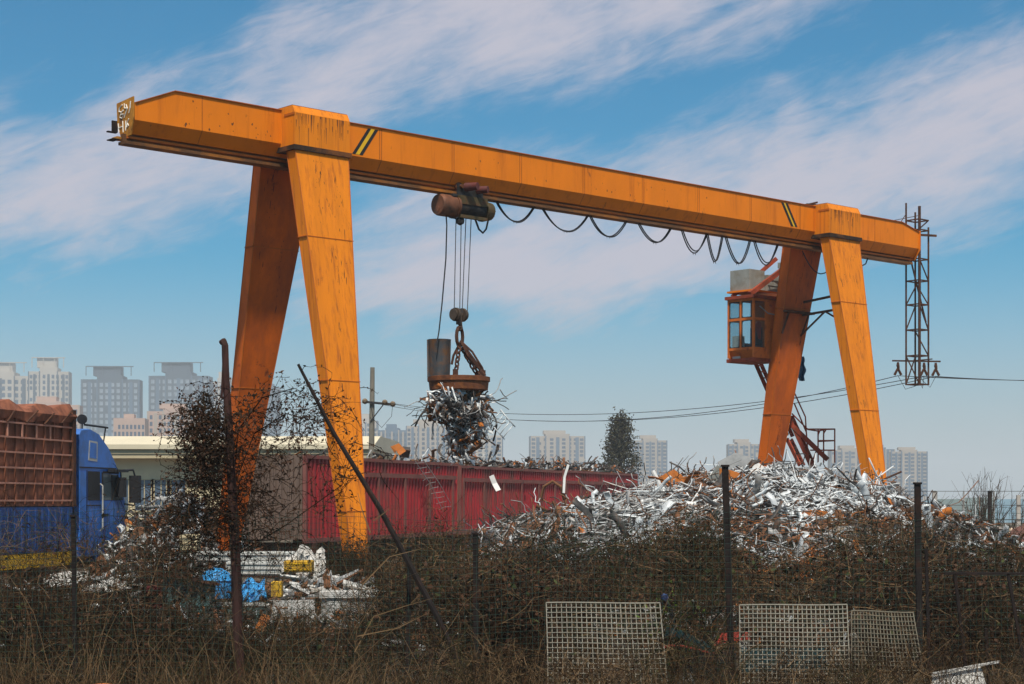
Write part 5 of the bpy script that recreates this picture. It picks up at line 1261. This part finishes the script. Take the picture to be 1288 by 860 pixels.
# orange bucket, white board
b = MB(); c = P(129, 871, 15.6); b.loft([[c + Vector((math.cos(a) * r_, math.sin(a) * r_, z)) for a in (k * math.pi / 9 for k in range(18))] for r_, z in ((.16, -.25), (.19, 0.0), (.20, .01), (.15, .05), (.08, .075), (.01, .08))])
tag(b.build('plastic_bucket', 'orangeplastic', smooth=True, loc=c), 'orange plastic bucket upside down in the dry grass at the bottom edge', 'bucket')
b = MB(); b.hexa([P(1170, 905, 15.8), P(1256, 905, 15.8), P(1256, 905, 15.84), P(1170, 905, 15.84), P(1172, 848, 16.1), P(1232, 834, 16.1), P(1232, 834, 16.14), P(1172, 848, 16.14)])
b.box((0, 0, 0), (.62, .03, .02), 0, lambda x, y, z: P(1172, 849, 16.02) + Vector((x, y, z + x * .18)))
tag(b.build('white_board', 'offwhite', loc=P(1210, 870, 16)), 'broken white board leaning at the bottom right below the thin frame', 'board')
# blue cloth behind the right far leg
nb = NB(); u, v = np.meshgrid(np.linspace(0, 1, 10), np.linspace(0, 1, 14), indexing='ij'); cxp = 1007 + (u - .35) * 8 * (1 - .5 * np.abs(v - .6)); cyp = 448 + v * 31
Yc = 50.2; V = np.stack([X_at(cxp, Yc) + .02 * np.sin(v * 14), Yc + .08 * np.sin(u * 9 + v * 3), Z_at(cyp, Yc)], -1); nb.grid(V.reshape(-1, 3), 10, 14, 0)
o = nb.build('hanging_cloth', ['tarpblue']); md = o.modifiers.new('thickness', 'SOLIDIFY'); md.thickness = .015
tag(o, 'blue cloth hanging from the rear of the far right crane leg', 'cloth')

# ------------------------------------------------------------------ vegetation
DPX = [-60, 0, 90, 190, 250, 340, 420, 470, 500, 560, 600, 640, 700, 760, 830, 900, 960, 1000, 1050, 1100, 1150, 1200, 1290, 1350]
DPY = [748, 750, 756, 772, 800, 810, 806, 764, 712, 694, 708, 692, 712, 696, 680, 682, 690, 694, 690, 686, 684, 682, 686, 686]
NCL = 150
CLP = rng.uniform(-60, 1350, NCL); CLY = rng.uniform(14.5, 30, NCL); CLH = rng.normal(size=NCL) * 17; CLM = rng.integers(0, 4, NCL); CLD = rng.uniform(.25, 1, NCL)
def brush_mass(nb, n_, y0, y1, lift, mats, len0, len1, w, up=.2, px0=-40, px1=1330, floor=0.):
    n_ = int(n_ * 1.5); y = rng.uniform(y0, y1, n_); px = rng.uniform(px0, px1, n_)
    k = np.argmin(np.abs(px[:, None] - CLP) / 42 + np.abs(y[:, None] - CLY) / 2.2 + rng.random((n_, NCL)) * .25, 1)
    keep = rng.random(n_) < CLD[k]; y, px, k = y[keep], px[keep], k[keep]; n_ = len(y)
    edge = np.clip(np.abs(px - CLP[k]) / 45, 0, 1) ** 2
    zt = Z_at(np.interp(px, DPX, DPY) + lift + CLH[k] + edge * 16 + 6 * np.sin(px * .117 + 2) - np.abs(rng.normal(size=n_)) * 7, y)
    z = floor + (np.clip(zt, .15, 9) - floor) * rng.random(n_) ** .8
    d = rng.normal(size=(n_, 3)); d[:, 2] = np.abs(d[:, 2]) * .8 + up; d[:, 0] += (px - CLP[k]) / 42 * .5
    L = rng.uniform(len0, len1, n_)
    pts = curves(np.stack([X_at(px, y), y, z - L * .3], -1), d, L, 5, .35, .15)
    fam = np.array([[0, 0, 4, 0], [1, 1, 1, 0], [2, 0, 2, 1], [0, 1, 0, 4]])
    m_ = np.where(rng.random(n_) < .65, fam[CLM[k], rng.integers(0, 4, n_)], rng.choice(mats, n_))
    nb.ribbons(pts, np.linspace(w, w * .35, 5)[None], m_)
br = NB()
brush_mass(br, 24000, 17.4, 24, 4, [0, 0, 0, 1, 2, 4], .15, .60, .009)
brush_mass(br, 9000, 24, 30, 6, [0, 1, 2, 2], .2, .7, .014)
brush_mass(br, 9000, 14.6, 16.5, 118, [0, 0, 1, 4], .15, .5, .006)
brush_mass(br, 7000, 17.4, 23, -22, [0, 0, 4, 4], .25, .7, .006, .5)
brush_mass(br, 3400, 17.3, 21, -85, [0, 0, 1, 4], .25, .7, .006, .4, -40, 480)
brush_mass(br, 1100, 17.3, 21, -112, [0, 0, 1, 4], .25, .7, .006, .4, -40, 250)
n_ = 13000; y = rng.uniform(17.4, 25, n_); px = rng.uniform(-40, 1330, n_); zt = Z_at(np.interp(px, DPX, DPY) + 6, y)
br.leaves(np.stack([X_at(px, y), y, np.clip(zt, .1, 9) * rng.random(n_) ** .7], -1), rng.uniform(.03, .075, n_), rng.choice([0, 3, 3, 3, 5, 6], n_))
tag(br.build('dry_brush', ['twig', 'twig2', 'twigolive', 'leafred', 'straw', 'leafdark', 'leafgreen']), kind='stuff', label='continuous tangle of dead brown stems and weeds along the fence', cat='brush')
gr = NB(); n_ = 9000; y = rng.uniform(13.6, 16.6, n_); px = rng.uniform(-40, 1330, n_)
d = np.stack([rng.normal(size=n_) * .45, rng.normal(size=n_) * .3, np.ones(n_)], -1); L = rng.uniform(.25, .85, n_)
gr.ribbons(curves(np.stack([X_at(px, y), y, np.zeros(n_)], -1), d, L, 6, .12, .28), np.linspace(.007, .0015, 6)[None], rng.choice([0, 0, 1, 1, 2], n_))
n_ = 420; y = rng.uniform(15.5, 16.7, n_); px = np.concatenate([rng.uniform(-20, 540, 300), rng.uniform(540, 1300, 120)])
d = np.stack([rng.normal(size=n_) * .4, rng.normal(size=n_) * .2, np.ones(n_)], -1); L = rng.uniform(.7, 1.5, n_)
gr.ribbons(curves(np.stack([X_at(px, y), y, np.zeros(n_)], -1), d, L, 8, .10, .22), np.linspace(.007, .0015, 8)[None], rng.choice([0, 2], n_))
tag(gr.build('dry_grass', ['straw', 'twig', 'twigolive']), kind='stuff', label='dry straw and thin dead stalks at the foot of the fence', cat='grass')

def shrub(px, ytop, hwpx, Y, n_, label, mats, leafn, leafm, name='shrub', lsize=(.03, .07), w=.008, group=None):
    base = np.array([float(X_at(px, Y)), Y, 0.]); hgt = float(Z_at(ytop, Y)); hw = hwpx / F * Y
    r = thing(name, label, 'shrub', base, group)
    nb = NB()
    d = np.stack([rng.normal(size=n_) * hw / hgt * .7, rng.normal(size=n_) * hw / hgt * .6, np.ones(n_)], -1)
    env = 1 - .45 * np.minimum(1, np.abs(d[:, 0]) / (hw / hgt * 1.6)) ** 2
    st = np.tile(base, (n_, 1)) + np.stack([rng.normal(size=n_) * hw * .4, rng.normal(size=n_) * hw * .3, np.zeros(n_)], -1)
    pts = curves(st, d, hgt * rng.uniform(.5, 1.02, n_) * env, 7, .16, .12)
    nb.ribbons(pts, np.linspace(w, w * .3, 7)[None], rng.choice(len(mats), n_))
    m_ = n_ * 7; i = rng.integers(0, n_, m_); k = rng.integers(1, 7, m_)
    p2 = curves(pts[i, k], rng.normal(size=(m_, 3)) + np.array([0, 0, .3]), rng.uniform(.12, .5, m_), 5, .35, .1)
    nb.ribbons(p2, np.linspace(w * .6, w * .25, 5)[None], rng.choice(len(mats), m_))
    nb.build('stems', mats, r)
    lb = NB(); j = rng.integers(0, m_, leafn); kk = rng.integers(0, 5, leafn)
    lb.leaves(p2[j, kk] + rng.normal(size=(leafn, 3)) * .03, rng.uniform(*lsize, leafn), rng.choice(len(leafm), leafn)); lb.build('leaves', leafm, r)
    return r
shrub(840, 640, 62, 31, 380, 'dusty olive-green shrub mound in front of the rusty part of the heap', ['twig', 'twigolive'], 9000, ['leafgreen', 'leafdark', 'leafred'], w=.012)
shrub(778, 662, 48, 30, 260, 'low brown-green shrub mound left of the larger olive mound', ['twig', 'twigolive'], 5000, ['leafgreen', 'leafred', 'leafdark'], w=.012)
shrub(905, 652, 40, 30.5, 240, 'reddish brown bush just left of the thick iron post', ['twig', 'twig2'], 3600, ['leafred', 'leafdark'], w=.012)
shrub(1135, 668, 48, 20, 330, 'dark brown dense bush round the short fence post at the right', ['twig2', 'twig'], 4500, ['leafdark', 'leafred'])
shrub(1235, 668, 60, 21, 300, 'brown twiggy bush above the thin steel frame at the right edge', ['twig', 'twig2'], 2500, ['leafred', 'leafdark'])
shrub(632, 700, 42, 18.4, 330, 'rust-brown withered bush beside the short middle fence post', ['twig', 'twig2'], 5200, ['leafred', 'leafdark'])
shrub(565, 664, 50, 26, 260, 'brown weedy bush at the foot of the red container', ['twig', 'twigolive'], 3500, ['leafred', 'leafgreen', 'leafdark'])
shrub(690, 650, 55, 29, 280, 'dull brown bush covering the left foot of the heap', ['twig', 'twigolive'], 3000, ['leafred', 'leafdark'], w=.012)
shrub(846, 735, 14, 19.5, 40, 'small fresh green weed above the tricycle', ['twigolive'], 500, ['leafbright', 'leafgreen'])
shrub(40, 640, 60, 19, 130, 'sparse leafless weeds in front of the truck\'s blue drop side', ['twig', 'twig2'], 500, ['leafred', 'leafdark'])
shrub(150, 650, 60, 19, 150, 'tangled dead weeds in front of the blue truck cab', ['twig', 'twig2'], 1300, ['leafred', 'leafdark'])
shrub(205, 625, 52, 30, 260, 'brown weedy bush before the small white scrap pile beside the truck', ['twig', 'twig2'], 1800, ['leafred', 'leafdark'], w=.01)
shrub(446, 666, 46, 30, 420, 'brown weeds round the foot of the near left crane leg', ['twig', 'twigolive'], 1500, ['leafred', 'leafdark'])
shrub(440, 674, 44, 33, 560, 'dense brown bush hiding the foot of the near left crane leg', ['twig', 'twigolive'], 4200, ['leafred', 'leafdark', 'leafgreen'], w=.012)
shrub(520, 640, 55, 36, 150, 'thin dry weeds standing up before the red container side', ['twig', 'twigolive'], 1200, ['leafred', 'leafdark'])
# sapling with bare arching branches
r = thing('bare_sapling', 'thin pale bare sapling with arching branches before the red container', 'sapling', P(452, 900, 16))
nb = NB()
for pts in ([(442, 880), (448, 800), (456, 730), (468, 660), (478, 610)], [(446, 820), (470, 775), (510, 762), (545, 752)], [(450, 790), (480, 740), (525, 720), (560, 712)], [(452, 770), (440, 730), (430, 700)], [(456, 735), (490, 700), (530, 690)], [(449, 800), (500, 790), (540, 770)], [(470, 655), (490, 640), (520, 640)], [(466, 670), (455, 640), (450, 620)], [(447, 812), (430, 760), (418, 735), (410, 700)]):
    q = np.array([[list(P(a, c_, 16 + .1 * i)) for i, (a, c_) in enumerate(pts)]]); 
    for s_ in range(2): nb.ribbons(q, np.linspace(.014, .003, len(pts))[None], 0, rng.normal(size=(1, 3)))
nb.build('branches', ['straw'], r)

# vine with withered leaves on the rusty pipe
vine = thing('climbing_vine', 'withered red-brown vine bush climbing round the tall rusty pipe', 'vine', P(292, 900, 17.1))
nb = NB(); lb = NB()
def vine_cloud(cx, cy, sx, sy, n_, L0, L1, leaf, lsz=(.014, .036), seedd=None):
    y = 17.15 + rng.normal(size=n_) * .22; px = cx + rng.normal(size=n_) * sx; py = cy + rng.normal(size=n_) * sy
    st = np.stack([X_at(px, y), y, Z_at(py, y)], -1); d = rng.normal(size=(n_, 3)); d[:, 0] += np.sign(px - 292) * .5; d[:, 2] += .1
    pts = curves(st, d, rng.uniform(L0, L1, n_), 6, .3, .2)
    for s_ in (0, 1): nb.ribbons(pts, np.linspace(.008, .003, 6)[None], rng.integers(0, 2, n_))
    m_ = int(n_ * leaf); i = rng.integers(0, n_, m_); k = rng.integers(0, 6, m_)
    lb.leaves(pts[i, k] + rng.normal(size=(m_, 3)) * .008, rng.uniform(*lsz, m_), rng.choice([0, 0, 1], m_))
vine_cloud(264, 572, 17, 30, 430, .12, .40, 11); vine_cloud(262, 530, 20, 16, 170, .12, .35, 8); vine_cloud(285, 640, 24, 34, 420, .15, .5, 4); vine_cloud(235, 650, 30, 24, 240, .2, .5, 2)
vine_cloud(330, 560, 24, 36, 140, .15, .4, 5); vine_cloud(380, 520, 26, 20, 100, .12, .4, 6); vine_cloud(330, 650, 40, 30, 110, .2, .6, 3); vine_cloud(420, 600, 25, 45, 60, .2, .5, 4)
for pts in ([(292, 660), (285, 560), (262, 500), (232, 510), (222, 560), (228, 620)], [(290, 640), (300, 540), (330, 500), (370, 488), (410, 508), (438, 540)], [(291, 620), (320, 545), (360, 520), (400, 530), (430, 560)], [(292, 690), (330, 600), (370, 560), (400, 560)], [(289, 600), (275, 540), (250, 520)], [(294, 700), (360, 660), (430, 610), (445, 560)]):
    q = np.array([[list(P(a, c_, 17.1 + .06 * math.sin(i))) for i, (a, c_) in enumerate(pts)]])
    for s_ in range(2): nb.ribbons(q, np.linspace(.018, .004, len(pts))[None], 0, rng.normal(size=(1, 3)))
    for k in range(len(pts) - 1):
        a, c_ = q[0, k], q[0, k + 1]; m_ = 24; f = rng.random(m_)[:, None]; s0 = a * (1 - f) + c_ * f
        tw = curves(s0, rng.normal(size=(m_, 3)) + np.array([0, 0, .3]), rng.uniform(.06, .25, m_), 4, .25); nb.ribbons(tw, np.linspace(.005, .002, 4)[None], 1)
        lb.leaves(np.repeat(tw[:, -1], 2, 0) + rng.normal(size=(m_ * 2, 3)) * .015, rng.uniform(.02, .044, m_ * 2), rng.choice([0, 0, 1], m_ * 2))
nb.build('stems', ['twig2', 'twig'], vine); lb.build('leaves', ['leafred', 'leafdark'], vine)

# ------------------------------------------------------------------ render settings
scene.render.engine = 'CYCLES'
cy = scene.cycles
cy.use_denoising = True
try: cy.denoiser = 'OPENIMAGEDENOISE'
except Exception: pass
cy.max_bounces = 6; cy.diffuse_bounces = 2; cy.glossy_bounces = 2; cy.transmission_bounces = 4; cy.transparent_max_bounces = 12; cy.volume_bounces = 0
cy.sample_clamp_indirect = 6
scene.view_settings.view_transform = 'Standard'; scene.view_settings.look = 'None'
scene.view_settings.exposure = 0.0; scene.view_settings.gamma = 1.0; scene.view_settings.use_curve_mapping = False
